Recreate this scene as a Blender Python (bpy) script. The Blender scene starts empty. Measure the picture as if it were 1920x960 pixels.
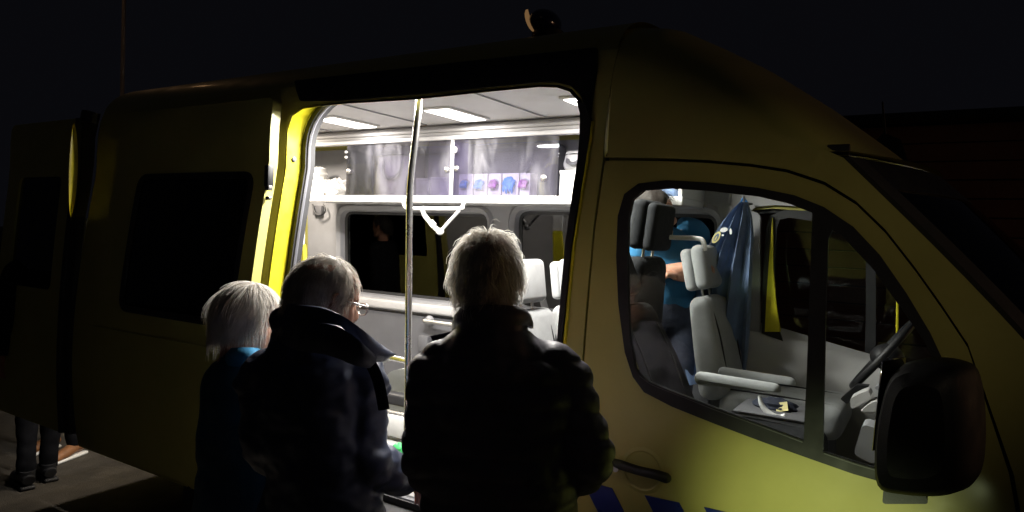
import bpy, bmesh, math, random
import numpy as np
from mathutils import Vector, Matrix, noise
from mathutils.geometry import delaunay_2d_cdt
random.seed(7); np.random.seed(7)
scene = bpy.context.scene
COL = scene.collection

# ------------------------------------------------------------------ camera
# world axes: X = forward of the ambulance, Y = across it (away from the photographer), Z = up
F = 1290.0                                   # focal length in pixels of the 1920 px wide photograph
CAM = np.array([0.0, -2.1, 1.8])
_r = np.array([-2080, 120, F]); _r = _r / np.linalg.norm(_r)
_x = -_r
_d = np.array([(120 * 10 + F * F) / 2080, 10, F]); _d = _d / np.linalg.norm(_d)
_u = np.cross(_x, _d); _u = _u if _u[1] > 0 else -_u
MC = np.array([_x, _d, _u])                  # camera (right, up, forward) -> world
cam = bpy.data.cameras.new('camera'); cam_o = bpy.data.objects.new('camera', cam); COL.objects.link(cam_o)
cam.sensor_width = 36; cam.lens = F / 1920 * 36; cam.clip_start = 0.05; cam.clip_end = 500
_right, _up, _fw = MC @ [1, 0, 0], MC @ [0, 1, 0], MC @ [0, 0, 1]
cam_o.matrix_world = Matrix(((_right[0], _up[0], -_fw[0], CAM[0]), (_right[1], _up[1], -_fw[1], CAM[1]), (_right[2], _up[2], -_fw[2], CAM[2]), (0, 0, 0, 1)))
scene.camera = cam_o

# ------------------------------------------------------------------ world, lamps, exposure
w = bpy.data.worlds.new('World'); scene.world = w; w.use_nodes = True
nt = w.node_tree
bg = nt.nodes['Background']
sky = nt.nodes.new('ShaderNodeTexSky'); sky.sky_type = 'NISHITA'; sky.sun_disc = False
sky.sun_elevation = math.radians(-4); sky.sun_rotation = math.radians(200)
mixc = nt.nodes.new('ShaderNodeMix'); mixc.data_type = 'RGBA'; mixc.inputs[0].default_value = 0.97
mixc.inputs[7].default_value = (0.44, 0.45, 0.62, 1)
nt.links.new(sky.outputs[0], mixc.inputs[6]); nt.links.new(mixc.outputs[2], bg.inputs['Color'])
bg.inputs['Strength'].default_value = 0.0058
sun = bpy.data.lights.new('night_glow', 'SUN'); sun.energy = 0.004; sun.angle = math.radians(20); sun.color = (1.0, 0.72, 0.45)
sun_o = bpy.data.objects.new('night_glow', sun); COL.objects.link(sun_o)
sun_o.rotation_euler = Vector((-0.55, 0.75, -0.38)).to_track_quat('-Z', 'Y').to_euler()
scene.view_settings.view_transform = 'Standard'; scene.view_settings.look = 'None'
scene.view_settings.exposure = 0.0; scene.view_settings.gamma = 1.0; scene.view_settings.use_curve_mapping = False
scene.cycles.use_denoising = True
scene.cycles.max_bounces = 10; scene.cycles.diffuse_bounces = 5; scene.cycles.glossy_bounces = 4
scene.cycles.transparent_max_bounces = 16
scene.cycles.sample_clamp_indirect = 4.0
scene.cycles.caustics_reflective = False; scene.cycles.caustics_refractive = False

# ------------------------------------------------------------------ from photograph pixels to points of the place
def ray(px, py): return MC @ np.array([px - 960, 480 - py, F])
def atY(px, py, Y):
    r = ray(px, py); return Vector(CAM + r * ((Y - CAM[1]) / r[1]))
def atZ(px, py, Z):
    r = ray(px, py); return Vector(CAM + r * ((Z - CAM[2]) / r[2]))
def atD(px, py, d): return Vector(CAM + ray(px, py) * d / F)

# ------------------------------------------------------------------ materials
def new_mat(name):
    m = bpy.data.materials.new(name); m.use_nodes = True
    return m, m.node_tree, m.node_tree.nodes['Principled BSDF']
def mat(name, col, rough=0.5, metal=0.0, var=0.12, vscale=6.0, bump=0.0, bscale=200.0, coat=0.0, sheen=0.0, spec=0.5, trans=0.0, rvar=0.1):
    m, t, b = new_mat(name)
    b.inputs['Metallic'].default_value = metal
    b.inputs['Specular IOR Level'].default_value = spec
    b.inputs['Coat Weight'].default_value = coat; b.inputs['Coat Roughness'].default_value = 0.12
    b.inputs['Sheen Weight'].default_value = sheen
    tc = t.nodes.new('ShaderNodeTexCoord')
    n = t.nodes.new('ShaderNodeTexNoise'); n.inputs['Scale'].default_value = vscale; n.inputs['Detail'].default_value = 6; n.inputs['Roughness'].default_value = 0.6
    t.links.new(tc.outputs['Object'], n.inputs['Vector'])
    r = t.nodes.new('ShaderNodeMapRange'); r.inputs[1].default_value = 0.3; r.inputs[2].default_value = 0.7
    r.inputs[3].default_value = 1 - var; r.inputs[4].default_value = 1 + var * 0.6
    t.links.new(n.outputs[0], r.inputs[0])
    mx = t.nodes.new('ShaderNodeMix'); mx.data_type = 'RGBA'; mx.blend_type = 'MULTIPLY'; mx.inputs[0].default_value = 1
    mx.inputs[6].default_value = (*col, 1); t.links.new(r.outputs[0], mx.inputs[7])
    t.links.new(mx.outputs[2], b.inputs['Base Color'])
    rr = t.nodes.new('ShaderNodeMapRange'); rr.inputs[1].default_value = 0.3; rr.inputs[2].default_value = 0.7
    rr.inputs[3].default_value = max(0.02, rough - rvar); rr.inputs[4].default_value = min(1, rough + rvar)
    n2 = t.nodes.new('ShaderNodeTexNoise'); n2.inputs['Scale'].default_value = vscale * 2.3; n2.inputs['Detail'].default_value = 5
    t.links.new(tc.outputs['Object'], n2.inputs['Vector']); t.links.new(n2.outputs[0], rr.inputs[0]); t.links.new(rr.outputs[0], b.inputs['Roughness'])
    if bump:
        n3 = t.nodes.new('ShaderNodeTexNoise'); n3.inputs['Scale'].default_value = bscale; n3.inputs['Detail'].default_value = 3
        t.links.new(tc.outputs['Object'], n3.inputs['Vector'])
        bp = t.nodes.new('ShaderNodeBump'); bp.inputs['Strength'].default_value = bump; bp.inputs['Distance'].default_value = 0.004
        t.links.new(n3.outputs[0], bp.inputs['Height']); t.links.new(bp.outputs[0], b.inputs['Normal'])
    if trans:
        out = t.nodes['Material Output']
        tr = t.nodes.new('ShaderNodeBsdfTranslucent'); tr.inputs[0].default_value = (*col, 1)
        ms = t.nodes.new('ShaderNodeMixShader'); ms.inputs[0].default_value = trans
        t.links.new(b.outputs[0], ms.inputs[1]); t.links.new(tr.outputs[0], ms.inputs[2]); t.links.new(ms.outputs[0], out.inputs[0])
    return m
def glass(name, tint, ior=1.45, rough=0.02, smear=0.0):
    m, t, b = new_mat(name); t.nodes.remove(b)
    out = t.nodes['Material Output']
    tr = t.nodes.new('ShaderNodeBsdfTransparent'); tr.inputs[0].default_value = (*tint, 1)
    gl = t.nodes.new('ShaderNodeBsdfGlossy'); gl.inputs['Roughness'].default_value = rough
    fr = t.nodes.new('ShaderNodeFresnel'); fr.inputs[0].default_value = ior
    ms = t.nodes.new('ShaderNodeMixShader')
    t.links.new(fr.outputs[0], ms.inputs[0]); t.links.new(tr.outputs[0], ms.inputs[1]); t.links.new(gl.outputs[0], ms.inputs[2])
    last = ms
    if smear:
        tc = t.nodes.new('ShaderNodeTexCoord'); mp = t.nodes.new('ShaderNodeMapping'); mp.inputs['Scale'].default_value = (1, 1, 0.35); mp.inputs['Rotation'].default_value = (0, 0.6, 0)
        n = t.nodes.new('ShaderNodeTexNoise'); n.inputs['Scale'].default_value = 7; n.inputs['Detail'].default_value = 8; n.inputs['Distortion'].default_value = 1.2
        t.links.new(tc.outputs['Object'], mp.inputs[0]); t.links.new(mp.outputs[0], n.inputs['Vector'])
        r = t.nodes.new('ShaderNodeMapRange'); r.inputs[1].default_value = 0.45; r.inputs[2].default_value = 0.8; r.inputs[3].default_value = smear * 0.15; r.inputs[4].default_value = smear
        t.links.new(n.outputs[0], r.inputs[0])
        df = t.nodes.new('ShaderNodeBsdfDiffuse'); df.inputs[0].default_value = (0.7, 0.7, 0.72, 1)
        m2 = t.nodes.new('ShaderNodeMixShader'); t.links.new(r.outputs[0], m2.inputs[0]); t.links.new(ms.outputs[0], m2.inputs[1]); t.links.new(df.outputs[0], m2.inputs[2])
        last = m2
    t.links.new(last.outputs[0], out.inputs[0])
    return m
def emit(name, col, strength):
    m, t, b = new_mat(name)
    b.inputs['Base Color'].default_value = (0.8, 0.8, 0.8, 1)
    b.inputs['Emission Color'].default_value = (*col, 1); b.inputs['Emission Strength'].default_value = strength
    return m
M = {}
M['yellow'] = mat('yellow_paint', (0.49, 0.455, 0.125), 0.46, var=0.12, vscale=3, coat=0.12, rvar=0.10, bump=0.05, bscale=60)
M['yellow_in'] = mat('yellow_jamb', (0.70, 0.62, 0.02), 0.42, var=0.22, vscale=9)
M['blue_stripe'] = mat('blue_film', (0.02, 0.035, 0.22), 0.35, var=0.1)
M['white_film'] = mat('white_film', (0.7, 0.7, 0.7), 0.4)
M['black'] = mat('black_plastic', (0.012, 0.012, 0.014), 0.5, var=0.3, bump=0.15, bscale=300)
M['mirror_black'] = mat('mirror_housing', (0.006, 0.006, 0.007), 0.6, var=0.3, spec=0.25, bump=0.15, bscale=300)
M['rubber'] = mat('rubber_seal', (0.018, 0.018, 0.02), 0.62, var=0.3)
M['rubber_grey'] = mat('grey_seal', (0.11, 0.11, 0.125), 0.5, var=0.2)
M['steel'] = mat('steel', (0.74, 0.73, 0.72), 0.26, 1.0, var=0.04, vscale=8, rvar=0.03)
M['steel_dull'] = mat('dull_steel', (0.55, 0.54, 0.52), 0.42, 1.0, var=0.15, vscale=15)
M['white'] = mat('white_laminate', (0.74, 0.73, 0.72), 0.4, var=0.05)
M['ceiling'] = mat('ceiling_lining', (0.78, 0.76, 0.77), 0.55, var=0.07, vscale=3, bump=0.1, bscale=90)
M['trim'] = mat('grey_trim', (0.27, 0.27, 0.285), 0.55, var=0.10, vscale=5, bump=0.25, bscale=260)
M['trim_dark'] = mat('dark_trim', (0.115, 0.115, 0.125), 0.6, var=0.14, vscale=5, bump=0.3, bscale=240)
M['trim_light'] = mat('light_trim', (0.46, 0.45, 0.45), 0.5, var=0.08, vscale=5, bump=0.2, bscale=260)
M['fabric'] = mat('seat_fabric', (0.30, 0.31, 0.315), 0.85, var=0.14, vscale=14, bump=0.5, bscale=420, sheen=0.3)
M['fabric_shaded'] = mat('shaded_seat_fabric', (0.020, 0.021, 0.023), 0.9, var=0.25, vscale=14, bump=0.5, bscale=420, spec=0.2)  # seat fabric with the shade of unlit seats put into its colour
M['floor'] = mat('vinyl_floor', (0.30, 0.30, 0.30), 0.5, var=0.25, vscale=40)
M['glass'] = glass('clear_glass', (0.90, 0.93, 0.92), 1.42)
M['glass_dark'] = glass('tinted_glass', (0.10, 0.10, 0.12), 1.5)
M['acrylic'] = glass('acrylic', (0.80, 0.79, 0.86), 1.5, 0.03, smear=0.22)
M['acrylic_dark'] = glass('smoked_acrylic', (0.84, 0.82, 0.92), 1.45, 0.03, smear=0.20)
M['lens'] = emit('lit_panel', (1.0, 0.95, 0.88), 6.0)
M['skin'] = mat('skin', (0.52, 0.27, 0.18), 0.5, var=0.14, vscale=30, bump=0.1, bscale=250)
M['skin'].node_tree.nodes['Principled BSDF'].inputs['Subsurface Weight'].default_value = 0.15
M['skin'].node_tree.nodes['Principled BSDF'].inputs['Subsurface Radius'].default_value = (0.01, 0.004, 0.002)
M['hair_white'] = mat('white_hair', (0.88, 0.85, 0.80), 0.5, var=0.2, vscale=40, trans=0.5)
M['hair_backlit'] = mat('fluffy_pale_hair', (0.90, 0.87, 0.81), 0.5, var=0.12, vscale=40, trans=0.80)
M['hair_unlit'] = mat('unlit_hair_core', (0.07, 0.066, 0.063), 0.7, var=0.3, vscale=60)  # grey hair darkened in its colour where light does not reach
M['trousers_black'] = mat('black_trousers', (0.006, 0.006, 0.007), 0.95, var=0.3, vscale=12, spec=0.03)
M['hair_grey'] = mat('grey_hair', (0.74, 0.69, 0.62), 0.5, var=0.35, vscale=40, trans=0.45)
M['hair_dark'] = mat('dark_hair', (0.03, 0.024, 0.02), 0.6, var=0.3, vscale=40, trans=0.1, spec=0.2)
M['navy'] = mat('navy_coat', (0.048, 0.060, 0.105), 0.40, var=0.25, vscale=12, bump=0.25, bscale=500)
M['puffer'] = mat('puffer_coat', (0.13, 0.12, 0.15), 0.45, var=0.25, vscale=12, bump=0.2, bscale=500)
M['blackwool'] = mat('black_cloth', (0.010, 0.010, 0.012), 0.9, var=0.3, vscale=12, bump=0.3, bscale=500, spec=0.1)
M['vest'] = mat('dark_teal_vest', (0.012, 0.060, 0.105), 0.7, var=0.3, vscale=12, bump=0.3, bscale=400)
M['blue_shirt'] = mat('blue_cloth', (0.03, 0.24, 0.46), 0.8, var=0.2, vscale=12, bump=0.3, bscale=400)
M['tshirt'] = mat('blue_tshirt', (0.010, 0.10, 0.21), 0.85, var=0.2, vscale=12, bump=0.3, bscale=300)
M['denim'] = mat('dark_denim', (0.02, 0.025, 0.045), 0.85, var=0.3, vscale=20, bump=0.3, bscale=500)
M['jacket_blue'] = mat('hung_jacket_cloth', (0.12, 0.18, 0.31), 0.8, var=0.25, vscale=12, bump=0.3, bscale=350, sheen=0.2)
M['brown'] = mat('brown_leather', (0.23, 0.10, 0.04), 0.5, var=0.25, vscale=20)
M['sole'] = mat('white_sole', (0.7, 0.68, 0.64), 0.6)
M['asphalt'] = mat('asphalt', (0.050, 0.042, 0.032), 0.85, var=0.5, vscale=3, bump=1.0, bscale=120)
M['brick'] = mat('brick', (0.26, 0.115, 0.075), 0.9, var=0.4, vscale=2.5, bump=0.6, bscale=60)
M['mortar'] = mat('mortar', (0.22, 0.20, 0.18), 0.95, var=0.2)
M['card'] = mat('card', (0.75, 0.66, 0.28), 0.6)
M['ink'] = mat('ink', (0.03, 0.03, 0.03), 0.7)
M['carton'] = mat('white_carton', (0.62, 0.61, 0.58), 0.7, var=0.15, vscale=30)
M['carton_grey'] = mat('grey_carton', (0.30, 0.30, 0.31), 0.7, var=0.15, vscale=30)
M['bag'] = mat('grey_bag', (0.19, 0.18, 0.20), 0.8, var=0.2, vscale=10, bump=0.4, bscale=200)
M['bag_dark'] = mat('dark_bag', (0.06, 0.06, 0.07), 0.75, var=0.25, vscale=9, bump=0.5, bscale=120)
M['tissue'] = mat('tissue', (0.72, 0.71, 0.70), 0.9, var=0.1, vscale=30, trans=0.25)
M['glove_blue'] = mat('blue_nitrile', (0.05, 0.24, 0.62), 0.5, var=0.2, vscale=40)
M['glove_purple'] = mat('purple_nitrile', (0.30, 0.06, 0.30), 0.5, var=0.2, vscale=40)
M['green'] = mat('green_plastic', (0.05, 0.42, 0.12), 0.4)
M['red'] = mat('red_plastic', (0.45, 0.04, 0.03), 0.4)
M['mattress'] = mat('grey_mattress', (0.36, 0.37, 0.35), 0.6, var=0.1, bump=0.2, bscale=200)
M['linen'] = mat('white_linen', (0.66, 0.66, 0.64), 0.85, var=0.1, vscale=20, bump=0.3, bscale=150)
M['mirror'] = mat('mirror_glass', (0.8, 0.8, 0.8), 0.03, 1.0, var=0.02)
M['lensglass'] = mat('blue_beacon_lens', (0.01, 0.015, 0.06), 0.18, var=0.1, coat=0.6)
M['rim_glow'] = emit('painted_rim_glow', (1.0, 0.55, 0.22), 0.16)  # glow standing for warm light caught on the beacon, not a lamp
M['amber'] = mat('amber_lens', (0.5, 0.16, 0.02), 0.2, coat=0.6)

# ------------------------------------------------------------------ mesh helpers
def mesh_obj(name, V, Fc, m, parent=None, smooth=True, angle=38):
    me = bpy.data.meshes.new(name)
    me.from_pydata([tuple(v) for v in V], [], [tuple(f) for f in Fc]); me.update()
    o = bpy.data.objects.new(name, me); COL.objects.link(o)
    if m is not None: me.materials.append(M[m] if isinstance(m, str) else m)
    if smooth:
        me.shade_smooth(); me.set_sharp_from_angle(angle=math.radians(angle))
    if parent is not None: o.parent = parent
    return o
def tag(o, label=None, cat=None, group=None, kind=None):
    if label: o['label'] = label
    if cat: o['category'] = cat
    if group: o['group'] = group
    if kind: o['kind'] = kind
    return o
def thing(name, label, cat, loc=(0, 0, 0), rz=0, group=None):
    o = bpy.data.objects.new(name, None); COL.objects.link(o); o.empty_display_size = 0.1
    o.location = loc; o.rotation_euler = (0, 0, rz)
    return tag(o, label, cat, group)
def merge(*parts):
    V, Fc = [], []
    for v, f in parts:
        n = len(V); V += [Vector(p) for p in v]; Fc += [tuple(i + n for i in q) for q in f]
    return V, Fc
def xf(geo, mtx):
    return [mtx @ Vector(v) for v in geo[0]], geo[1]
def place(geo, loc=(0, 0, 0), rot=(0, 0, 0), sc=(1, 1, 1)):
    from mathutils import Euler
    return xf(geo, Matrix.LocRotScale(Vector(loc), Euler(rot), Vector(sc)))
def rbox(sx, sy, sz, r=0.01, seg=2, sub=0):
    bm = bmesh.new(); bmesh.ops.create_cube(bm, size=1)
    for v in bm.verts: v.co = Vector((v.co.x * sx, v.co.y * sy, v.co.z * sz))
    r = min(r, 0.49 * min(sx, sy, sz))
    if r > 0: bmesh.ops.bevel(bm, geom=bm.edges[:], offset=r, segments=seg, profile=0.5, affect='EDGES', clamp_overlap=True)
    if sub:
        bmesh.ops.subdivide_edges(bm, edges=bm.edges[:], cuts=sub, use_grid_fill=True)
    bm.verts.ensure_lookup_table()
    V = [v.co.copy() for v in bm.verts]; Fc = [[v.index for v in f.verts] for f in bm.faces]; bm.free()
    return V, Fc
def box2(p0, p1, r=0.006, seg=2):
    p0, p1 = Vector(p0), Vector(p1); s = p1 - p0
    return place(rbox(abs(s.x), abs(s.y), abs(s.z), r, seg), (p0 + p1) / 2)
def crom(P, n=8, closed=False):
    P = [Vector(p) for p in P]; out = []
    N = len(P); rng = range(N if closed else N - 1)
    for i in rng:
        if closed: a, b, c, d = P[(i - 1) % N], P[i], P[(i + 1) % N], P[(i + 2) % N]
        else: a, b, c, d = P[max(i - 1, 0)], P[i], P[i + 1], P[min(i + 2, N - 1)]
        for k in range(n):
            t = k / n
            out.append(0.5 * ((2 * b) + (c - a) * t + (2 * a - 5 * b + 4 * c - d) * t * t + (3 * b - a - 3 * c + d) * t ** 3))
    if not closed: out.append(P[-1])
    return out
def tube(P, r, seg=10, cap=True, flat=None, up=None):
    """sweep along P; r a number or a list; flat=(a,b) scales the section's two axes"""
    P = [Vector(p) for p in P]; n = len(P)
    R = r if isinstance(r, (list, tuple)) else [r] * n
    if len(R) != n: R = list(np.interp(np.linspace(0, 1, n), np.linspace(0, 1, len(R)), R))
    T = []
    for i in range(n):
        t = (P[min(i + 1, n - 1)] - P[max(i - 1, 0)]); T.append(t.normalized() if t.length > 1e-9 else Vector((0, 0, 1)))
    ref = Vector(up) if up is not None else (Vector((0, 0, 1)) if abs(T[0].z) < 0.9 else Vector((0, 1, 0)))
    nrm = (ref - T[0] * ref.dot(T[0])).normalized()
    V, Fc = [], []
    for i in range(n):
        nrm = (nrm - T[i] * nrm.dot(T[i])).normalized(); b = T[i].cross(nrm)
        fa, fb = flat if flat else (1, 1)
        for k in range(seg):
            a = 2 * math.pi * k / seg
            V.append(P[i] + (nrm * math.cos(a) * fa + b * math.sin(a) * fb) * R[i])
    for i in range(n - 1):
        for k in range(seg):
            k2 = (k + 1) % seg
            Fc.append((i * seg + k, i * seg + k2, (i + 1) * seg + k2, (i + 1) * seg + k))
    if cap:
        Fc.append(tuple(range(seg - 1, -1, -1))); Fc.append(tuple(range((n - 1) * seg, n * seg)))
    return V, Fc
def stube(P, r, n=6, seg=10, **k): 
    C = crom(P, n)
    R = r
    if isinstance(r, (list, tuple)): R = list(np.interp(np.linspace(0, 1, len(C)), np.linspace(0, 1, len(r)), r))
    return tube(C, R, seg, **k)
def ball(c, rx, ry, rz, nu=16, nv=10):
    V, Fc = [], []
    c = Vector(c)
    V.append(c + Vector((0, 0, -rz)))
    for j in range(1, nv):
        ph = -math.pi / 2 + math.pi * j / nv
        for i in range(nu):
            th = 2 * math.pi * i / nu
            V.append(c + Vector((rx * math.cos(ph) * math.cos(th), ry * math.cos(ph) * math.sin(th), rz * math.sin(ph))))
    V.append(c + Vector((0, 0, rz))); top = len(V) - 1
    for i in range(nu):
        i2 = (i + 1) % nu
        Fc.append((0, 1 + i2, 1 + i)); Fc.append((top, 1 + (nv - 2) * nu + i, 1 + (nv - 2) * nu + i2))
        for j in range(nv - 2):
            a = 1 + j * nu
            Fc.append((a + i, a + i2, a + nu + i2, a + nu + i))
    return V, Fc
def rings(rows, seg=28, expo=2.3):
    """horizontal superellipse rings (z, cx, cy, rx, ry) closed at both ends"""
    V, Fc = [], []
    for (z, cx, cy, rx, ry) in rows:
        for k in range(seg):
            a = 2 * math.pi * k / seg; c, s = math.cos(a), math.sin(a)
            V.append(Vector((cx + rx * math.copysign(abs(c) ** (2 / expo), c), cy + ry * math.copysign(abs(s) ** (2 / expo), s), z)))
    n = len(rows)
    for i in range(n - 1):
        for k in range(seg):
            k2 = (k + 1) % seg
            Fc.append((i * seg + k, i * seg + k2, (i + 1) * seg + k2, (i + 1) * seg + k))
    Fc.append(tuple(range(seg - 1, -1, -1))); Fc.append(tuple(range((n - 1) * seg, n * seg)))
    return V, Fc
def smooth_rows(rows, n=4):
    A = np.array(rows); t = np.arange(len(A)); tt = np.linspace(0, len(A) - 1, (len(A) - 1) * n + 1)
    P = crom([Vector((r[0], r[1], r[2])) for r in A], n); Q = crom([Vector((r[3], r[4], 0)) for r in A], n)
    return [(p.x, p.y, p.z, max(q.x, 0.001), max(q.y, 0.001)) for p, q in zip(P, Q)]
def inside(p, poly):
    x, y = p; c = False; n = len(poly); j = n - 1
    for i in range(n):
        xi, yi = poly[i]; xj, yj = poly[j]
        if (yi > y) != (yj > y) and x < (xj - xi) * (y - yi) / (yj - yi) + xi: c = not c
        j = i
    return c
def resample(poly, d):
    out = []
    n = len(poly)
    for i in range(n):
        a = Vector(poly[i][:2]); b = Vector(poly[(i + 1) % n][:2]); k = max(1, int(math.ceil((b - a).length / d)))
        for j in range(k): 
            q = a.lerp(b, j / k); out.append((q.x, q.y))
    return out
def roundpoly(P, r, n=5):
    """round a polygon's corners; r a number or a list"""
    out = []; N = len(P)
    for i in range(N):
        a, b, c = Vector(P[i - 1][:2]), Vector(P[i][:2]), Vector(P[(i + 1) % N][:2])
        rr = r[i] if isinstance(r, (list, tuple)) else r
        l1, l2 = (a - b).length, (c - b).length; t = min(rr, 0.48 * l1, 0.48 * l2)
        if t < 1e-4: out.append((b.x, b.y)); continue
        p, q = b + (a - b) / l1 * t, b + (c - b) / l2 * t
        for k in range(n + 1):
            s = k / n; z = p * (1 - s) ** 2 + b * 2 * s * (1 - s) + q * s * s; out.append((z.x, z.y))
    return out
def offset_poly(P, d):
    """shrink (d>0) a polygon roughly towards its inside"""
    N = len(P); A = sum(P[i][0] * P[(i + 1) % N][1] - P[(i + 1) % N][0] * P[i][1] for i in range(N)); s = 1 if A > 0 else -1
    out = []
    for i in range(N):
        a, b, c = Vector(P[i - 1][:2]), Vector(P[i][:2]), Vector(P[(i + 1) % N][:2])
        t = ((b - a).normalized() + (c - b).normalized()); t = t.normalized() if t.length > 1e-6 else (c - b).normalized()
        out.append((b.x - t.y * d * s, b.y + t.x * d * s))
    return out
def panel_geo(outer, holes, surf, thick, grid=0.08):
    """a sheet of any outline with holes laid on surf(u, v, depth) and given thickness"""
    polys = [resample(p, grid) for p in [outer] + holes]
    pts, edges = [], []
    for p in polys:
        n0 = len(pts); pts += [Vector(q) for q in p]; edges += [(n0 + i, n0 + (i + 1) % len(p)) for i in range(len(p))]
    us = [p[0] for p in polys[0]]; vs = [p[1] for p in polys[0]]
    bnd = np.array([(q.x, q.y) for q in pts])
    u = min(us) + grid / 2
    while u < max(us):
        v = min(vs) + grid / 2
        while v < max(vs):
            if inside((u, v), polys[0]) and not any(inside((u, v), h) for h in polys[1:]):
                if np.min(np.hypot(bnd[:, 0] - u, bnd[:, 1] - v)) > grid * 0.45: pts.append(Vector((u, v)))
            v += grid
        u += grid
    vo, eo, fo = delaunay_2d_cdt(pts, edges, [], 0, 1e-6)[:3]
    keep = []
    for f in fo:
        c = ((vo[f[0]].x + vo[f[1]].x + vo[f[2]].x) / 3, (vo[f[0]].y + vo[f[1]].y + vo[f[2]].y) / 3)
        if inside(c, polys[0]) and not any(inside(c, h) for h in polys[1:]): keep.append(tuple(f))
    n = len(vo)
    V = [surf(q.x, q.y, 0.0) for q in vo]; Fc = list(keep)
    if thick:
        V += [surf(q.x, q.y, thick) for q in vo]; Fc += [(a + n, c + n, b + n) for a, b, c in keep]
        cnt = {}
        for f in keep:
            for i in range(3):
                e = (f[i], f[(i + 1) % 3]); cnt[e] = 1
        for (a, b) in list(cnt):
            if (b, a) not in cnt: Fc.append((b, a, a + n, b + n))
    return V, Fc
def recalc(o):
    bm = bmesh.new(); bm.from_mesh(o.data); bmesh.ops.recalc_face_normals(bm, faces=bm.faces[:]); bm.to_mesh(o.data); bm.free(); return o
def panel(name, outer, holes, surf, thick, m, parent, grid=0.08, angle=35):
    V, Fc = panel_geo(outer, holes, surf, thick, grid)
    return recalc(mesh_obj(name, V, Fc, m, parent, True, angle))
def ring_between(A, B):
    n = len(A); V = [Vector(p) for p in A] + [Vector(p) for p in B]
    return V, [(i, (i + 1) % n, n + (i + 1) % n, n + i) for i in range(n)]
def remesh(V, Fc, voxel, smooth_it=4, factor=0.5):
    """one continuous skin round overlapping closed shapes"""
    me = bpy.data.meshes.new('tmp'); me.from_pydata([tuple(v) for v in V], [], Fc); me.update()
    bm = bmesh.new(); bm.from_mesh(me); bmesh.ops.recalc_face_normals(bm, faces=bm.faces[:]); bm.to_mesh(me); bm.free()
    o = bpy.data.objects.new('tmp', me); COL.objects.link(o)
    md = o.modifiers.new('r', 'REMESH'); md.mode = 'VOXEL'; md.voxel_size = voxel; md.adaptivity = 0.0
    if smooth_it:
        s = o.modifiers.new('s', 'SMOOTH'); s.factor = factor; s.iterations = smooth_it
    dg = bpy.context.evaluated_depsgraph_get(); ev = o.evaluated_get(dg); m2 = ev.to_mesh()
    nv = len(m2.vertices); co = np.empty(nv * 3, np.float32); m2.vertices.foreach_get('co', co)
    no = np.empty(nv * 3, np.float32); m2.vertices.foreach_get('normal', no)
    F2 = [tuple(p.vertices) for p in m2.polygons]
    ev.to_mesh_clear(); bpy.data.objects.remove(o); bpy.data.meshes.remove(me)
    return co.reshape(-1, 3), no.reshape(-1, 3), F2

# ================================================================== the ground
V, Fc = [], []
N = 60; SZ = 120.0
for i in range(N + 1):
    for j in range(N + 1):
        x = (i / N * 2 - 1); y = (j / N * 2 - 1)
        V.append((SZ * x * abs(x) - 3, SZ * y * abs(y), 0.0))
for i in range(N):
    for j in range(N): Fc.append((i * (N + 1) + j, (i + 1) * (N + 1) + j, (i + 1) * (N + 1) + j + 1, i * (N + 1) + j + 1))
tag(mesh_obj('ground', V, Fc, 'asphalt'), kind='structure')

# ================================================================== the ambulance
W = 1.95
_zs = [0.30, 0.45, 0.6, 0.9, 1.2, 1.5, 1.8, 2.08]; _ys = [0.08, 0.04, 0.02, 0.0, 0.008, 0.035, 0.075, 0.12]
_c = crom([Vector((a, b, 0)) for a, b in zip(_zs, _ys)], 8); _cz = [p.x for p in _c]; _cy = [p.y for p in _c]
def Ys(z):
    if z <= 2.08: return float(np.interp(z, _cz, _cy))
    t = min((z - 2.08) / 0.58, 1.0)
    return 0.975 - 0.855 * (1 - t ** 4) ** 0.25
def nose(x): return 0.17 * max(0.0, (x + 0.05) / 1.3) ** 2
def near(x, z, d=0.0): return Vector((x, Ys(z) + nose(x) + d, z))
def far(x, z, d=0.0): return Vector((x, W - Ys(z) - nose(x) - d, z))
def S(px, py, off=0.0):
    Y = 0.1
    for _ in range(12):
        p = atY(px, py, Y); Y = Ys(p.z) + nose(p.x) + off
    return p
def SXZ(L, off=0.0): return [(p.x, p.z) for p in (S(a, b, off) for a, b in L)]
amb = thing('ambulance', 'yellow high-roof ambulance van with its side door slid open and lit inside', 'ambulance', (0, 0, 0))

# --- outlines on the near side
open_px = [(779, 187), (910, 173), (1010, 163.5), (1045, 164.5), (1068, 172), (1084, 190), (1091, 214), (1090, 255), (1078, 353), (1063, 460), (1048, 640), (1037, 780), (1026, 940)]
op_r = SXZ(open_px)
OPEN = [(-2.655, 0.64), (-2.655, 1.2), (-2.655, 1.8), (-2.655, 2.25), (-2.63, 2.32), (-2.56, 2.352), (-2.3, 2.356)] + op_r + [(op_r[-1][0], 0.64)]
seam = SXZ([(1131, 296), (1112, 430), (1092, 670), (1085, 800), (1080, 900)])
SEAM_X = [(s[0], s[1]) for s in seam]
door_top = SXZ([(1131, 296), (1235, 296), (1330, 300), (1410, 307), (1475, 317), (1545, 340), (1605, 377), (1660, 430), (1715, 500), (1765, 570), (1815, 645)])
side_bottom = 0.42
lowfront = 0.16
# rear side of the body, with the doorway cut out and the B pillar in front of it
side_outer = [(-4.36, side_bottom), (-4.36, 2.47), (SEAM_X[0][0] + 0.02, 2.47), (SEAM_X[0][0], 2.1)] + SEAM_X[0:] + [(SEAM_X[-1][0], side_bottom)]
open_hole = offset_poly(OPEN, -0.012)
panel('side_panel', side_outer, [open_hole], near, 0.045, 'yellow', amb, 0.09)
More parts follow.
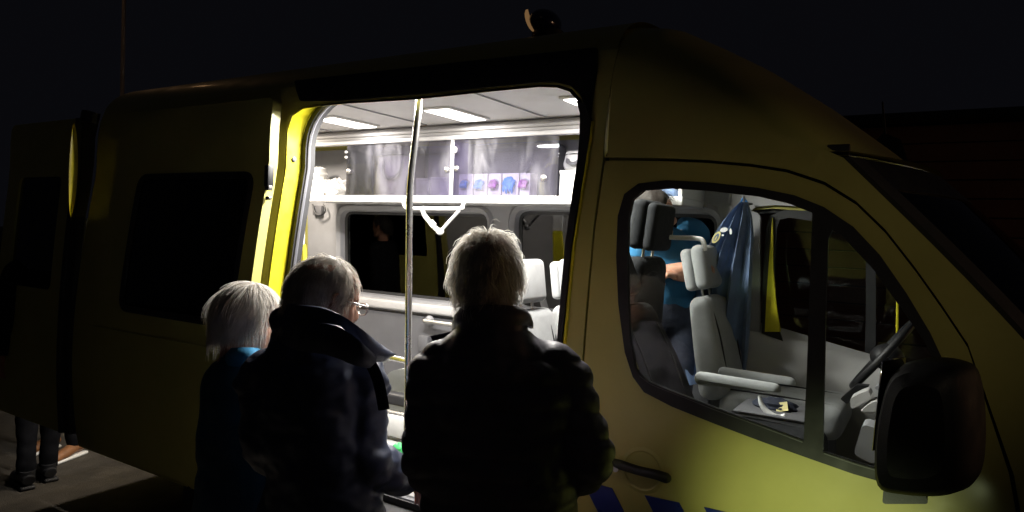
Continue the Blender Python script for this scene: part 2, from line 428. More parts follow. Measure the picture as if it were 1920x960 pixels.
# door jamb: the yellow faces seen inside the doorway's rear edge, the header's underside, the sill
OUT = resample(OPEN, 0.06)
def inner_of(x, z):
    if x < -2.2:
        # the inner corner is much rounder than the outer one
        cx, cz, R = -2.37, 2.175, 0.285
        if z > cz and x < cx:
            d = Vector((x - cx, z - cz)).normalized() * R; return cx + d.x, cz + d.y
        return max(x, -2.655), (2.46 if z > 2.3 else z)
    return x, (2.46 if z > 2.3 else z)
A = [near(x, z, -0.002) for x, z in OUT]; B = []
for x, z in OUT:
    xi, zi = inner_of(x, z); B.append(near(xi, zi, 0.09))
jv, jf = ring_between(A, B)
jy = [f for f in jf if sum(jv[i].x for i in f) / 4 < -2.46 and sum(jv[i].z for i in f) / 4 > 0.66]
def used(V, Fc):
    ids = sorted({i for f in Fc for i in f}); mp = {a: b for b, a in enumerate(ids)}
    return [V[i] for i in ids], [tuple(mp[i] for i in f) for f in Fc]
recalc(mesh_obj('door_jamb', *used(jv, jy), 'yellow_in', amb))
recalc(mesh_obj('header_liner', *used(jv, [f for f in jf if f not in jy]), 'black', amb))
# dark cover of the roller track above the doorway
trk = [(-2.60, 2.372), (-2.60, 2.462), (-1.075, 2.462), (-1.075, 2.372)]
trk = roundpoly(SXZ([(556, 152), (850, 119), (1122, 90), (1121, 130), (1106, 250), (1099, 250), (1100, 205), (1092, 180), (1072, 161), (1040, 154), (1000, 156), (779, 178), (640, 190), (566, 190)]), 0.012, 3)
panel('track_cover', trk, [], lambda x, z, d: near(x, z, d - 0.012), 0.012, 'black', amb, 0.08)
# seals round the doorway
Bi = [Vector(p) for p in B]
cen = sum(Bi, Vector()) / len(Bi)
B2 = [near(x, z, 0.115) for x, z in offset_poly([(p.x, p.z) for p in B], 0.03)]
sv, sf = merge(ring_between([p + Vector((0, -0.004, 0)) for p in B], [p + Vector((0, -0.03, 0)) for p in B2]), ring_between([p + Vector((0, -0.03, 0)) for p in B2], [p + Vector((0, 0.03, 0)) for p in B2]))
recalc(mesh_obj('seal', sv, sf, 'rubber', amb))
gv = tube([p + Vector((0, -0.012, 0)) for p in B2] + [B2[0] + Vector((0, -0.012, 0))], 0.011, 8, cap=False)
recalc(mesh_obj('seal', *gv, 'rubber_grey', amb))
# seal on the front edge of the doorway, seen as a dark band beside the yellow pillar
fr = SXZ([(1084, 190), (1091, 214), (1090, 255), (1078, 353), (1063, 460), (1048, 640), (1037, 780), (1026, 940)])
fr2 = SXZ([(1100, 196), (1111, 225), (1107, 262), (1090, 362), (1074, 466), (1057, 644), (1046, 784), (1035, 944)])
panel('seal', fr + fr2[::-1], [], lambda x, z, d: near(x, z, d - 0.016), 0.03, 'rubber', amb, 0.05)
hl = SXZ([(1113, 228), (1109, 262), (1093, 362), (1077, 466), (1060, 644)])
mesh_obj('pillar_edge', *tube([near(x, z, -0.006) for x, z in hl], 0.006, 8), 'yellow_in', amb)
# inner skin of the near side (keeps the light inside)
near_in = panel('inner_side_trim', [(-4.24, 0.6), (-4.24, 2.44), (-1.02, 2.44), (-1.08, 1.9), (-1.10, 0.6)], [offset_poly([(p.x, p.z) for p in B], -0.004)], lambda x, z, d: near(x, z, 0.088 + d), 0.012, 'trim_light', amb, 0.12)

# --- sliding door, slid back along the side
def slid(x, z, d=0.0): return Vector((x, Ys(z) - 0.085 + d, z))
sd_out = roundpoly([(-2.675, 0.5), (-2.675, 2.40), (-3.98, 2.40), (-3.98, 0.5)], 0.05)
sd_win = roundpoly([(-2.80, 1.33), (-2.785, 2.03), (-3.72, 2.03), (-3.72, 1.33)], 0.06)
sd = panel('sliding_door', sd_out, [sd_win], slid, 0.05, 'yellow', amb, 0.09)
panel('window', offset_poly(sd_win, -0.012), [], lambda x, z, d: slid(x, z, 0.006 + d), 0.006, 'glass_dark', sd, 0.09)
panel('window_seal', offset_poly(sd_win, -0.022), [offset_poly(sd_win, 0.012)], lambda x, z, d: slid(x, z, -0.003 + d), 0.012, 'rubber', sd, 0.08)
panel('crease', [(-2.66, 1.19), (-2.66, 1.205), (-3.97, 1.205), (-3.97, 1.19)], [], lambda x, z, d: slid(x, z, d - 0.006), 0.006, 'yellow', sd, 0.1)
lv = []
for (px, py, w, h) in ((530, 330, 0.022, 0.10), (524, 352, 0.016, 0.03), (519, 372, 0.012, 0.02)):
    p = atY(px, py, 0.03); lv.append(place(rbox(0.03, w * 1.6, h, 0.006), (-2.655, p.y - 0.01, p.z)))
mesh_obj('latch', *lv[0], 'black', sd); mesh_obj('latch', *lv[1], 'steel', sd); mesh_obj('latch', *lv[2], 'steel', sd)
mesh_obj('hinge_bolt', *ball((-2.652, 0.16, 2.12), 0.006, 0.014, 0.014), 'trim_dark', amb)

# --- front door
win_outer_px = [(1187, 706), (1172, 660), (1160, 570), (1156, 480), (1159, 405), (1171, 364), (1198, 344), (1250, 338), (1330, 342), (1420, 352), (1490, 366), (1545, 388), (1600, 425), (1650, 478), (1700, 550), (1745, 625), (1775, 690), (1790, 770), (1775, 870), (1735, 925), (1660, 905), (1600, 888), (1520, 860), (1430, 828), (1340, 794), (1260, 762), (1208, 735)]
gl_px = [(1192, 692), (1182, 640), (1178, 560), (1177, 480), (1179, 410), (1187, 374), (1208, 357), (1260, 353), (1330, 358), (1420, 368), (1480, 382), (1523, 399), (1520, 500), (1513, 700), (1507, 826), (1430, 798), (1340, 765), (1260, 734), (1212, 714)]
qt_px = [(1553, 448), (1561, 431), (1578, 441), (1640, 508), (1690, 578), (1733, 640), (1757, 690), (1770, 770), (1757, 860), (1725, 900), (1660, 884), (1600, 866), (1543, 847), (1546, 700), (1549, 560)]
WO, G1, G2 = SXZ(win_outer_px), SXZ(gl_px), SXZ(qt_px)
dfx = 0.36
door_outer = [(x + 0.008, z - 0.010) for x, z in door_top[:1]] + [(x, z - 0.010) for x, z in door_top[1:]]
xe = door_outer[-1][0]
door_poly = [(SEAM_X[-1][0] + 0.008, 0.44)] + [(x + 0.008, z) for x, z in SEAM_X[::-1][:-1]] + door_outer + [(xe + 0.10, 1.25), (xe + 0.14, 1.05), (xe + 0.13, 0.44)]
fd = panel('front_door', door_poly, [offset_poly(WO, 0.006)], near, 0.05, 'yellow', amb, 0.07)
panel('window_seal', WO, [G1, G2], lambda x, z, d: near(x, z, d - 0.004), 0.02, 'rubber', fd, 0.05)
panel('window', offset_poly(G1, -0.006), [], lambda x, z, d: near(x, z, 0.006 + d), 0.004, 'glass', fd, 0.07)
panel('quarter_window', offset_poly(G2, -0.006), [], lambda x, z, d: near(x, z, 0.006 + d), 0.004, 'glass', fd, 0.07)
# bright weather strip along the sill of the windows
strip = [near(x, z, -0.001) for x, z in SXZ([(1200, 705), (1222, 721), (1262, 737), (1340, 768), (1430, 801), (1505, 829)])]
mesh_obj('weather_strip', *tube(crom(strip, 4), 0.0035, 6), 'trim_dark', fd)
strip = [near(x, z, -0.001) for x, z in SXZ([(1545, 850), (1600, 869), (1640, 881)])]
mesh_obj('weather_strip', *tube(crom(strip, 4), 0.0035, 6), 'trim_dark', fd)
# door handle in its dished cup
hp = S(1205, 882); 
cup = [Vector((hp.x + 0.075 * math.cos(a), 0, hp.z + 0.075 * math.sin(a))) for a in np.linspace(0, 2 * math.pi, 25)[:-1]]
cv = [near(p.x, p.z, -0.001) for p in cup] + [near(hp.x + (p.x - hp.x) * 0.85, hp.z + (p.z - hp.z) * 0.85, -0.004) for p in cup] + [near(hp.x + (p.x - hp.x) * 0.78, hp.z + (p.z - hp.z) * 0.78, -0.001) for p in cup]
n = 24; cf = [(i, (i + 1) % n, n + (i + 1) % n, n + i) for i in range(n)] + [(n + i, n + (i + 1) % n, 2 * n + (i + 1) % n, 2 * n + i) for i in range(n)]
recalc(mesh_obj('handle_cup', cv, cf, 'yellow', fd))
hpts = [S(1150, 866, -0.015), S(1165, 872, -0.05), S(1200, 883, -0.055), S(1230, 890, -0.055), S(1248, 896, -0.04), S(1250, 897, -0.01)]
mesh_obj('handle', *stube(hpts, [0.012, 0.016, 0.015, 0.016, 0.017, 0.012], 5, 10), 'black', fd)
kp = S(1172, 889, -0.052)
mesh_obj('key_cylinder', *place(tube([(0, 0, 0), (0, -0.012, 0)], 0.010, 12), near(hp.x - 0.09, hp.z - 0.012, 0)), 'steel_dull', fd)
# blue slanted bars of the livery
for P in ([(1098, 912), (1112, 905), (1148, 915), (1180, 972), (1128, 972)], [(1209, 928), (1274, 942), (1290, 972), (1232, 972)], [(1320, 950), (1370, 962), (1376, 972), (1334, 972)]):
    a = SXZ(P); low = [(x, z) for x, z in a]
    b = low[:-2] + [(low[-2][0] + 0.30, low[-2][1] - 0.45), (low[-1][0] + 0.30, low[-1][1] - 0.45)]
    panel('livery_bar', b, [], lambda x, z, d: near(x, z, d - 0.003), 0.002, 'blue_stripe', fd, 0.06)

# --- windscreen pillar, roof, bonnet
def zt(x): return float(np.interp(x, [-4.5, -1.15, -0.86, -0.70, -0.55, -0.344, -0.15, -0.012, 0.05], [2.66, 2.66, 2.616, 2.535, 2.452, 2.309, 2.154, 2.035, 1.98]))
def roof_pt(s, ph, x0, x1):
    c, si = math.cos(ph), math.sin(ph); t = -math.copysign(abs(c) ** 0.5, c)
    xf_ = x1 - 0.24 * t * t; x = x0 + (xf_ - x0) * s
    zz = max(zt(x + 0.24 * t * t * s), 2.081)
    top = zz if x > -1.05 else 2.66
    z = 2.08 + (top - 2.08) * abs(si) ** 0.5
    inset = 0.0
    return Vector((x, 0.975 + 0.855 * t, z))
def roof_geo(x0, x1, ph0, ns, nph=40, front=True, th=0.02):
    V, Fc = [], []
    for k in (0, 1):
        for i in range(ns + 1):
            for j in range(nph + 1):
                ph = ph0 + (math.pi - 2 * ph0) * j / nph
                if front: p = roof_pt(i / ns, ph, x0, x1)
                else:
                    c, si = math.cos(ph), math.sin(ph); t = -math.copysign(abs(c) ** 0.5, c)
                    p = Vector((x0 + (x1 - x0) * i / ns, 0.975 + 0.855 * t, 2.08 + 0.58 * abs(si) ** 0.5))
                if k: p = p + (Vector((p.x, 0.975, 1.6)) - p).normalized() * th
                V.append(p)
    w_ = nph + 1; n = (ns + 1) * w_
    for i in range(ns):
        for j in range(nph):
            a = i * w_ + j; Fc.append((a, a + 1, a + w_ + 1, a + w_)); Fc.append((n + a, n + a + w_, n + a + w_ + 1, n + a + 1))
    return V, Fc
sin0 = ((2.47 - 2.08) / 0.58) ** 2
ph0 = math.asin(sin0)
roof = mesh_obj('roof', *roof_geo(-4.36, -1.0, ph0, 8, front=False), 'yellow', amb, angle=50)
cabroof = mesh_obj('cab_roof', *roof_geo(-1.0, 0.0, 0.0, 26, 56), 'yellow', amb, angle=60)
# crease line over the cab
cr_px = [(1133, 165), (1230, 165), (1300, 170), (1360, 192), (1400, 225)]
# windscreen with its dark shade band
def ws(u, v, d=0.0):
    t = -1 + 2 * u
    xt, zt_ = 0.0 - 0.24 * t * t, 2.06
    xb, zb_ = 0.86 - 0.32 * t * t, 1.16
    y = 0.975 + (0.855 + 0.03 * (1 - v)) * t
    x = xb + (xt - xb) * v + 0.03 * math.sin(math.pi * v)
    return Vector((x, y, zb_ + (zt_ - zb_) * v)) - Vector((0.68, 0, 0.73)) * d
panel('windscreen', [(0.035, 0.0), (0.035, 1.0), (0.965, 1.0), (0.965, 0.0)], [], ws, 0.006, 'glass', amb, 0.06)
panel('windscreen_shade', [(0.035, 0.90), (0.035, 0.998), (0.965, 0.998), (0.965, 0.90)], [], lambda u, v, d: ws(u, v, d - 0.004), 0.003, 'black', amb, 0.05)
panel('windscreen_seal', [(0.0, 0.0), (0.0, 1.0), (0.035, 1.0), (0.035, 0.0)], [], lambda u, v, d: ws(u, v, d - 0.006), 0.03, 'rubber', amb, 0.05)
panel('windscreen_seal', [(0.965, 0.0), (0.965, 1.0), (1.0, 1.0), (1.0, 0.0)], [], lambda u, v, d: ws(u, v, d - 0.006), 0.03, 'rubber', amb, 0.05)
wse = [(ws(0.0, v).x - 0.01, ws(0.0, v).z) for v in np.linspace(1, 0, 12)]
def pil(x, z, d=0.0):
    # A pillar skin: from the door frame plane to the edge of the windscreen
    return Vector((x, Ys(min(z, 2.08)) + nose(x) + d, z))
top_line = [(x, z) for x, z in door_top]
apil = top_line[1:] + [(door_top[-1][0] + 0.12, 1.22)] + [(wse[-1][0], wse[-1][1])] + wse[::-1][1:] + [(-0.30, 2.085), (-0.6, 2.085), (SEAM_X[0][0] + 0.01, 2.085)]
panel('pillar', [(SEAM_X[0][0] + 0.004, door_top[0][1] + 0.002)] + apil, [], pil, 0.05, 'yellow', amb, 0.06)
for nm, sf_ in (('fender', near), ('fender', far)):
    x0 = door_poly[-1][0] + 0.01
    panel(nm, [(x0, 0.44), (x0 + 0.01, 1.05), (xe + 0.112, 1.24), (0.56, 1.16), (1.05, 1.02), (1.28, 0.9), (1.30, 0.45), (1.15, 0.45), (1.10, 0.62), (0.98, 0.74), (0.82, 0.78), (0.66, 0.74), (0.54, 0.62), (0.49, 0.44)], [], sf_, 0.04, 'yellow', amb, 0.09)
bv, bf = [], []
for i in range(9):
    for j in range(13):
        u, v = i / 8, j / 12; t = -1 + 2 * v
        x = 0.56 + 0.30 * (1 - t * t) + u * (0.62 - 0.05 * t * t); z = 1.165 - 0.02 * t * t - 0.22 * u ** 1.6 
        hw = 0.83 - nose(x) * 0.9 + 0.08
        bv.append((x, 0.975 + hw * t, z))
for i in range(8):
    for j in range(12): a = i * 13 + j; bf.append((a, a + 1, a + 14, a + 13))
mesh_obj('bonnet', bv, bf, 'yellow', amb)
mesh_obj('front_bumper', *merge(box2((1.22, 0.22, 0.35), (1.40, 1.73, 0.62), 0.06, 3), box2((1.18, 0.30, 0.62), (1.34, 1.65, 0.93), 0.04, 3)), 'black', amb)
mesh_obj('headlight', *box2((1.10, 0.17, 0.72), (1.30, 0.34, 0.98), 0.05, 3), 'glass', amb)
mesh_obj('headlight', *box2((1.10, 1.61, 0.72), (1.30, 1.78, 0.98), 0.05, 3), 'glass', amb)
for (wx, wy) in ((0.82, 0.14), (0.82, 1.81), (-3.0, 0.16), (-3.0, 1.79)):
    pr = [(-0.11, 0.20), (-0.115, 0.27), (-0.10, 0.325), (-0.06, 0.34), (0.06, 0.34), (0.10, 0.325), (0.115, 0.27), (0.11, 0.20)]
    tv, tf = [], []
    for k in range(32):
        a = 2 * math.pi * k / 32
        for (o_, r_) in pr: tv.append((wx + r_ * math.cos(a), wy + o_, 0.34 + r_ * math.sin(a)))
    for k in range(32):
        for q in range(len(pr)):
            a, b = k * 8 + q, k * 8 + (q + 1) % 8; c, d = ((k + 1) % 32) * 8 + q, ((k + 1) % 32) * 8 + (q + 1) % 8
            tf.append((a, b, d, c))
    wh = recalc(mesh_obj('wheel', tv, tf, 'rubber', amb))
    mesh_obj('rim', *merge(tube([(wx, wy - 0.07, 0.34), (wx, wy + 0.07, 0.34)], 0.205, 24), *[place(rbox(0.05, 0.16, 0.30, 0.01), (wx, wy, 0.34), (0, math.pi * k / 3, 0)) for k in range(3)]), 'steel_dull', wh)
mesh_obj('underbody', *merge(box2((-4.30, 0.12, 0.40), (1.15, 1.83, 0.56), 0.02)), 'black', amb)

# --- far side of the body with its windows
FW1 = roundpoly([(-3.97, 1.30), (-3.97, 1.94), (-2.585, 1.94), (-2.585, 1.30)], 0.09)
FW2 = roundpoly([(-2.375, 1.30), (-2.375, 1.965), (-1.05, 1.965), (-1.05, 1.30)], 0.09)
FD = [(x, z) for x, z in WO]
panel('far_side_panel', [(-4.36, side_bottom), (-4.36, 2.47), (-1.0, 2.47), (-1.0, side_bottom)], [FW1, FW2], far, 0.03, 'yellow', amb, 0.11)
far_door = panel('far_front_door', [(-0.995, 0.44), (-0.995, 2.06)] + door_outer[1:] + [(xe + 0.10, 1.25), (xe + 0.14, 1.05), (xe + 0.13, 0.44)], [offset_poly(WO, 0.006)], far, 0.05, 'yellow', amb, 0.08)
panel('window_seal', WO, [G1, G2], lambda x, z, d: far(x, z, d - 0.004), 0.03, 'rubber', far_door, 0.06)
panel('window', offset_poly(G1, -0.006), [], lambda x, z, d: far(x, z, 0.006 + d), 0.004, 'glass', far_door, 0.09)
panel('quarter_window', offset_poly(G2, -0.006), [], lambda x, z, d: far(x, z, 0.006 + d), 0.004, 'glass', far_door, 0.09)
panel('pillar', [(-0.99, 2.07)] + apil, [], lambda x, z, d: Vector((x, W - Ys(min(z, 2.08)) - nose(x) - d, z)), 0.05, 'yellow', amb, 0.08)
def wallY(z): return 1.78 - max(0, z - 1.3) * 0.05
def fw(x, z, d=0.0): return Vector((x, wallY(z) + d, z))
wall = panel('far_wall_trim', [(-4.34, 0.6), (-4.34, 2.40), (-0.99, 2.40), (-0.99, 0.6)], [FW1, FW2], fw, 0.02, 'trim', amb, 0.11)
for P in (FW1, FW2):
    R_ = resample(P, 0.05); out = offset_poly(R_, -0.035)
    # moulded reveal round each window, then the glass set back in it
    v_, f_ = merge(ring_between([fw(x, z, -0.001) for x, z in offset_poly(R_, -0.05)], [fw(x, z, -0.022) for x, z in offset_poly(R_, -0.03)]),
                   ring_between([fw(x, z, -0.022) for x, z in offset_poly(R_, -0.03)], [fw(x, z, -0.004) for x, z in offset_poly(R_, 0.0)]),
                   ring_between([fw(x, z, -0.004) for x, z in R_], [fw(x, z, 0.05) for x, z in offset_poly(R_, 0.012)]))
    wf = recalc(mesh_obj('window_frame', v_, f_, 'trim', amb))
    panel('window', offset_poly(P, -0.01), [], lambda x, z, d: fw(x, z, 0.05 + d), 0.005, 'glass_dark', wf, 0.12)
    v_, f_ = ring_between([fw(x, z, 0.036) for x, z in offset_poly(R_, 0.006)], [fw(x, z, 0.046) for x, z in offset_poly(R_, 0.03)])
    recalc(mesh_obj('window_seal', v_, f_, 'rubber', wf))
# ledge under the windows, lower panel, its mouldings
mesh_obj('window_ledge', *box2((-4.30, 1.70, 1.215), (-1.02, 1.785, 1.285), 0.018, 3), 'trim_light', amb)
low = roundpoly([(-4.2, 0.68), (-4.2, 1.19), (-2.49, 1.19), (-2.49, 0.68)], 0.05)
panel('lower_panel', low, [], lambda x, z, d: Vector((x, 1.735 + d, z)), 0.05, 'trim_dark', amb, 0.2)
low2 = roundpoly([(-2.46, 0.68), (-2.46, 1.19), (-1.05, 1.19), (-1.05, 0.68)], 0.05)
panel('lower_panel', low2, [], lambda x, z, d: Vector((x, 1.735 + d, z)), 0.05, 'trim_dark', amb, 0.2)
a, b = atY(797, 602, 1.66), atY(872, 612, 1.66)
mesh_obj('grab_rail', *stube([a + Vector((-0.02, 0.07, 0)), a + Vector((-0.01, 0.01, 0)), a + Vector((0.03, 0, 0)), b, b + Vector((0.04, 0.08, 0))], 0.016, 5, 10), 'steel_dull', amb)
mesh_obj('grab_rail_mount', *ball(a + Vector((0, 0.05, 0)), 0.035, 0.03, 0.035), 'trim', amb)
a = atY(796, 645, 1.72)
mesh_obj('catch_box', *place(rbox(0.085, 0.05, 0.12, 0.012), a), 'trim_dark', amb)
mesh_obj('wall_socket', *place(rbox(0.10, 0.05, 0.08, 0.012), atY(598, 395, 1.74)), 'trim_dark', amb)
mesh_obj('socket_cable', *stube([atY(586, 383, 1.70), atY(590, 398, 1.69), atY(600, 404, 1.70), atY(610, 396, 1.70), atY(606, 382, 1.70)], 0.006, 5, 6), 'black', amb)

# --- ceiling, floor, bulkheads
cv_, cf_ = [], []
ny = 20
for i, x in enumerate(np.linspace(-4.34, -1.0, 20)):
    for j in range(ny + 1):
        t = -1 + 2 * j / ny; y = 0.975 + 0.80 * t
        cv_.append((x, y, 2.475 - 0.10 * max(0, abs(t) - 0.62) ** 1.5))
for i in range(19):
    for j in range(ny): a = i * (ny + 1) + j; cf_.append((a, a + 1, a + ny + 2, a + ny + 1))
mesh_obj('ceiling', cv_, cf_, 'ceiling', amb)
for x in (-3.64, -2.79, -1.93):
    mesh_obj('ceiling_joint', *box2((x - 0.004, 0.32, 2.467), (x + 0.004, 1.32, 2.4735), 0.001, 1), 'trim', amb)
cab_ceil = [(x, y, min(zt(x + 0.1) - 0.07, 2.475) if x > -0.9 else 2.44) for x in np.linspace(-1.0, -0.16, 8) for y in np.linspace(0.25, 1.70, 8)]
mesh_obj('cab_ceiling', cab_ceil, [(i * 8 + j, i * 8 + j + 1, i * 8 + j + 9, i * 8 + j + 8) for i in range(7) for j in range(7)], 'trim_light', amb)
mesh_obj('floor', *box2((-4.34, 0.14, 0.585), (-1.05, 1.80, 0.625), 0.004), 'floor', amb)
mesh_obj('step_sill', *box2((-2.60, 0.02, 0.44), (-1.15, 0.145, 0.60), 0.01), 'black', amb)
mesh_obj('cab_floor', *box2((-1.05, 0.08, 0.62), (0.7, 1.85, 0.70), 0.01), 'trim_dark', amb)
# light panels in the ceiling
def area(par, x, y, z, sx, sy, power, col):
    l = bpy.data.lights.new('lamp', 'AREA'); l.shape = 'RECTANGLE'; l.size = sx; l.size_y = sy; l.energy = power; l.color = col
    o = bpy.data.objects.new('lamp', l); COL.objects.link(o); o.location = (x, y, z); o.parent = par
for x in (-1.50, -2.36, -3.215, -4.07):
    lp = mesh_obj('ceiling_light', *box2((x - 0.10, 0.85, 2.462), (x + 0.10, 1.25, 2.474), 0.004), 'white', amb)
    mesh_obj('lamp_panel', *box2((x - 0.08, 0.868, 2.4570), (x + 0.08, 1.232, 2.4635), 0.003), 'lens', lp)
    area(lp, x, 1.05, 2.4555, 0.155, 0.36, 40 if x < -4 else 14, (1.0, 0.88, 0.72) if x < -4 else (1.0, 0.95, 0.88))
# added strip lights, unseen behind the header, to light the heads outside
for x in (-1.62, -2.30):
    lp = mesh_obj('added_entrance_light', *box2((x - 0.22, 0.385, 2.452), (x + 0.22, 0.495, 2.466), 0.004), 'white', amb)
    mesh_obj('lamp_panel', *box2((x - 0.20, 0.40, 2.447), (x + 0.20, 0.48, 2.4535), 0.003), 'lens', lp)
    area(lp, x, 0.44, 2.4455, 0.39, 0.075, 58, (1.0, 0.96, 0.90))

# --- overhead lockers along the far wall
YS = 1.35
x0s, x1s = -3.93, -1.13
shelf = mesh_obj('locker_shelf', *box2((x0s, YS, 1.985), (x1s, 1.79, 2.022), 0.004), 'white', amb)
mesh_obj('shelf_edge', *box2((x0s - 0.005, YS - 0.018, 1.980), (x1s + 0.01, YS - 0.001, 2.026), 0.005, 3), 'white', amb)
mesh_obj('locker_rail', *merge(box2((-4.3, YS - 0.02, 2.372), (-1.0, YS + 0.03, 2.400), 0.008, 3), box2((-4.3, YS + 0.0, 2.401), (-1.0, YS + 0.06, 2.47), 0.02, 3), tube([(-4.3, YS - 0.01, 2.435), (-1.0, YS - 0.01, 2.435)], 0.013, 10)), 'trim_light', amb)
mesh_obj('locker_back', *box2((-4.3, 1.765, 2.022), (-1.0, 1.79, 2.40), 0.003), 'trim', amb)
dv = atY(848, 320, YS).x
mesh_obj('locker_divider', *box2((dv - 0.012, YS - 0.012, 2.022), (dv + 0.012, YS + 0.012, 2.385), 0.005), 'white', amb)
mesh_obj('locker_divider', *box2((dv - 0.006, YS + 0.012, 2.022), (dv + 0.006, 1.765, 2.37), 0.002), 'trim_light', amb)
xa, xb, xc = atY(650, 330, YS).x, atY(805, 330, YS).x, atY(1046, 330, YS).x
for (p0, p1, off, mt) in ((xa, xb + 0.3, -0.004, 'acrylic_dark'), (xb - 0.02, dv - 0.014, 0.008, 'acrylic_dark'), (dv + 0.014, xc, -0.004, 'acrylic_dark')):
    pn = mesh_obj('locker_door', *box2((p0, YS + off, 2.026), (p1, YS + off + 0.005, 2.371), 0.001, 1), mt, amb)
mesh_obj('locker_end', *box2((x1s - 0.02, YS, 2.022), (x1s, 1.765, 2.39), 0.003), 'white', amb)
for (px, py) in ((649, 285), (649, 295)): mesh_obj('hinge', *ball(atY(px, py, YS - 0.006), 0.012, 0.008, 0.010), 'white', amb)
for (px, py) in ((654, 321), (838, 318), (856, 316), (1020, 333)):
    mesh_obj('door_knob', *place(tube([(0, 0.004, 0), (0, -0.006, 0), (0, -0.012, 0)], [0.018, 0.018, 0.010], 14), atY(px, py, YS - 0.006)), 'steel_dull', amb)
mesh_obj('hinge', *ball(atY(853, 281, YS - 0.012), 0.016, 0.012, 0.022), 'white', amb)

# --- grab poles, trapeze handle
PY = 0.30
pp = [atY(788, 184, PY), atY(784, 215, PY), atY(778, 268, PY), atY(771, 325, PY), atY(768, 372, PY), atY(767, 450, PY), atY(766, 600, PY), atY(764, 760, PY), atY(761, 900, PY), atY(760, 960, PY)]
pp[0].z += 0.02; pp.append(Vector((pp[-1].x, PY, 0.625)))
pole = mesh_obj('grab_pole', *stube(pp, 0.0155, 5, 16), 'steel', amb)
for zz in (0.82, 0.70): mesh_obj('pole_clamp', *tube([(pp[-1].x, PY, zz), (pp[-1].x, PY, zz + 0.012)], 0.019, 16), 'rubber', pole)
a = atY(766, 678, PY); 
mesh_obj('cross_bar', *stube([a, a + Vector((-0.10, 0.02, 0)), a + Vector((-0.40, 0.05, 0.0)), a + Vector((-0.47, 0.05, -0.03)), a + Vector((-0.49, 0.05, -0.5))], 0.014, 5, 12), 'steel', pole)
TY = 1.28
tz = [atY(757, 372, TY), atY(757, 383, TY), atY(764, 391, TY), atY(780, 391, TY), atY(858, 391, TY), atY(868, 386, TY), atY(870, 372, TY)]
tp = mesh_obj('trapeze_handle', *stube(tz, 0.0125, 6, 10), 'white', amb)
mesh_obj('handle_arm', *stube([atY(862, 394, TY), atY(845, 412, TY), atY(826, 434, TY)], 0.010, 5, 8), 'white', tp)
mesh_obj('handle_joint', *ball(atY(825, 434, TY), 0.028, 0.02, 0.022), 'white', tp)
st_ = crom([atY(791, 388, TY - 0.012), atY(795, 402, TY - 0.016), atY(804, 414, TY - 0.016), atY(812, 424, TY - 0.014), atY(822, 432, TY - 0.012)], 5)
mesh_obj('strap', *tube(st_, 0.016, 8, flat=(0.25, 1.0), up=(0, 1, 0)), 'linen', tp)
mesh_obj('strap_buckle', *place(rbox(0.045, 0.02, 0.04, 0.008), atY(811, 420, TY - 0.02), (0, 0.7, 0)), 'white', tp)
hb = [atY(1170, 437, 1.0), atY(1200, 441, 1.0), atY(1260, 445, 1.0), atY(1305, 447, 1.0), atY(1318, 452, 1.0), atY(1322, 470, 1.0)]
mesh_obj('hand_rail', *stube(hb, 0.011, 5, 10), 'white', amb)
# white notice board and yellow post just inside the doorway
wb = [atY(544, 458, 0.36), atY(551, 362, 0.36), atY(574, 362, 0.36), atY(567, 458, 0.36)]
def quad_box(P, th, m, nm, par):
    P = [Vector(p) for p in P]; nrm = (P[1] - P[0]).cross(P[2] - P[0]).normalized() * th
    v = P + [p + nrm for p in P]
    return recalc(mesh_obj(nm, v, [(0, 1, 2, 3), (7, 6, 5, 4), (0, 4, 5, 1), (1, 5, 6, 2), (2, 6, 7, 3), (3, 7, 4, 0)], m, par, False))
quad_box(wb, 0.012, 'white', 'notice_board', amb)
quad_box([atY(545, 560, 0.365), atY(547, 459, 0.365), atY(568, 459, 0.365), atY(572, 560, 0.365)], 0.02, 'yellow_in', 'inner_post', amb)

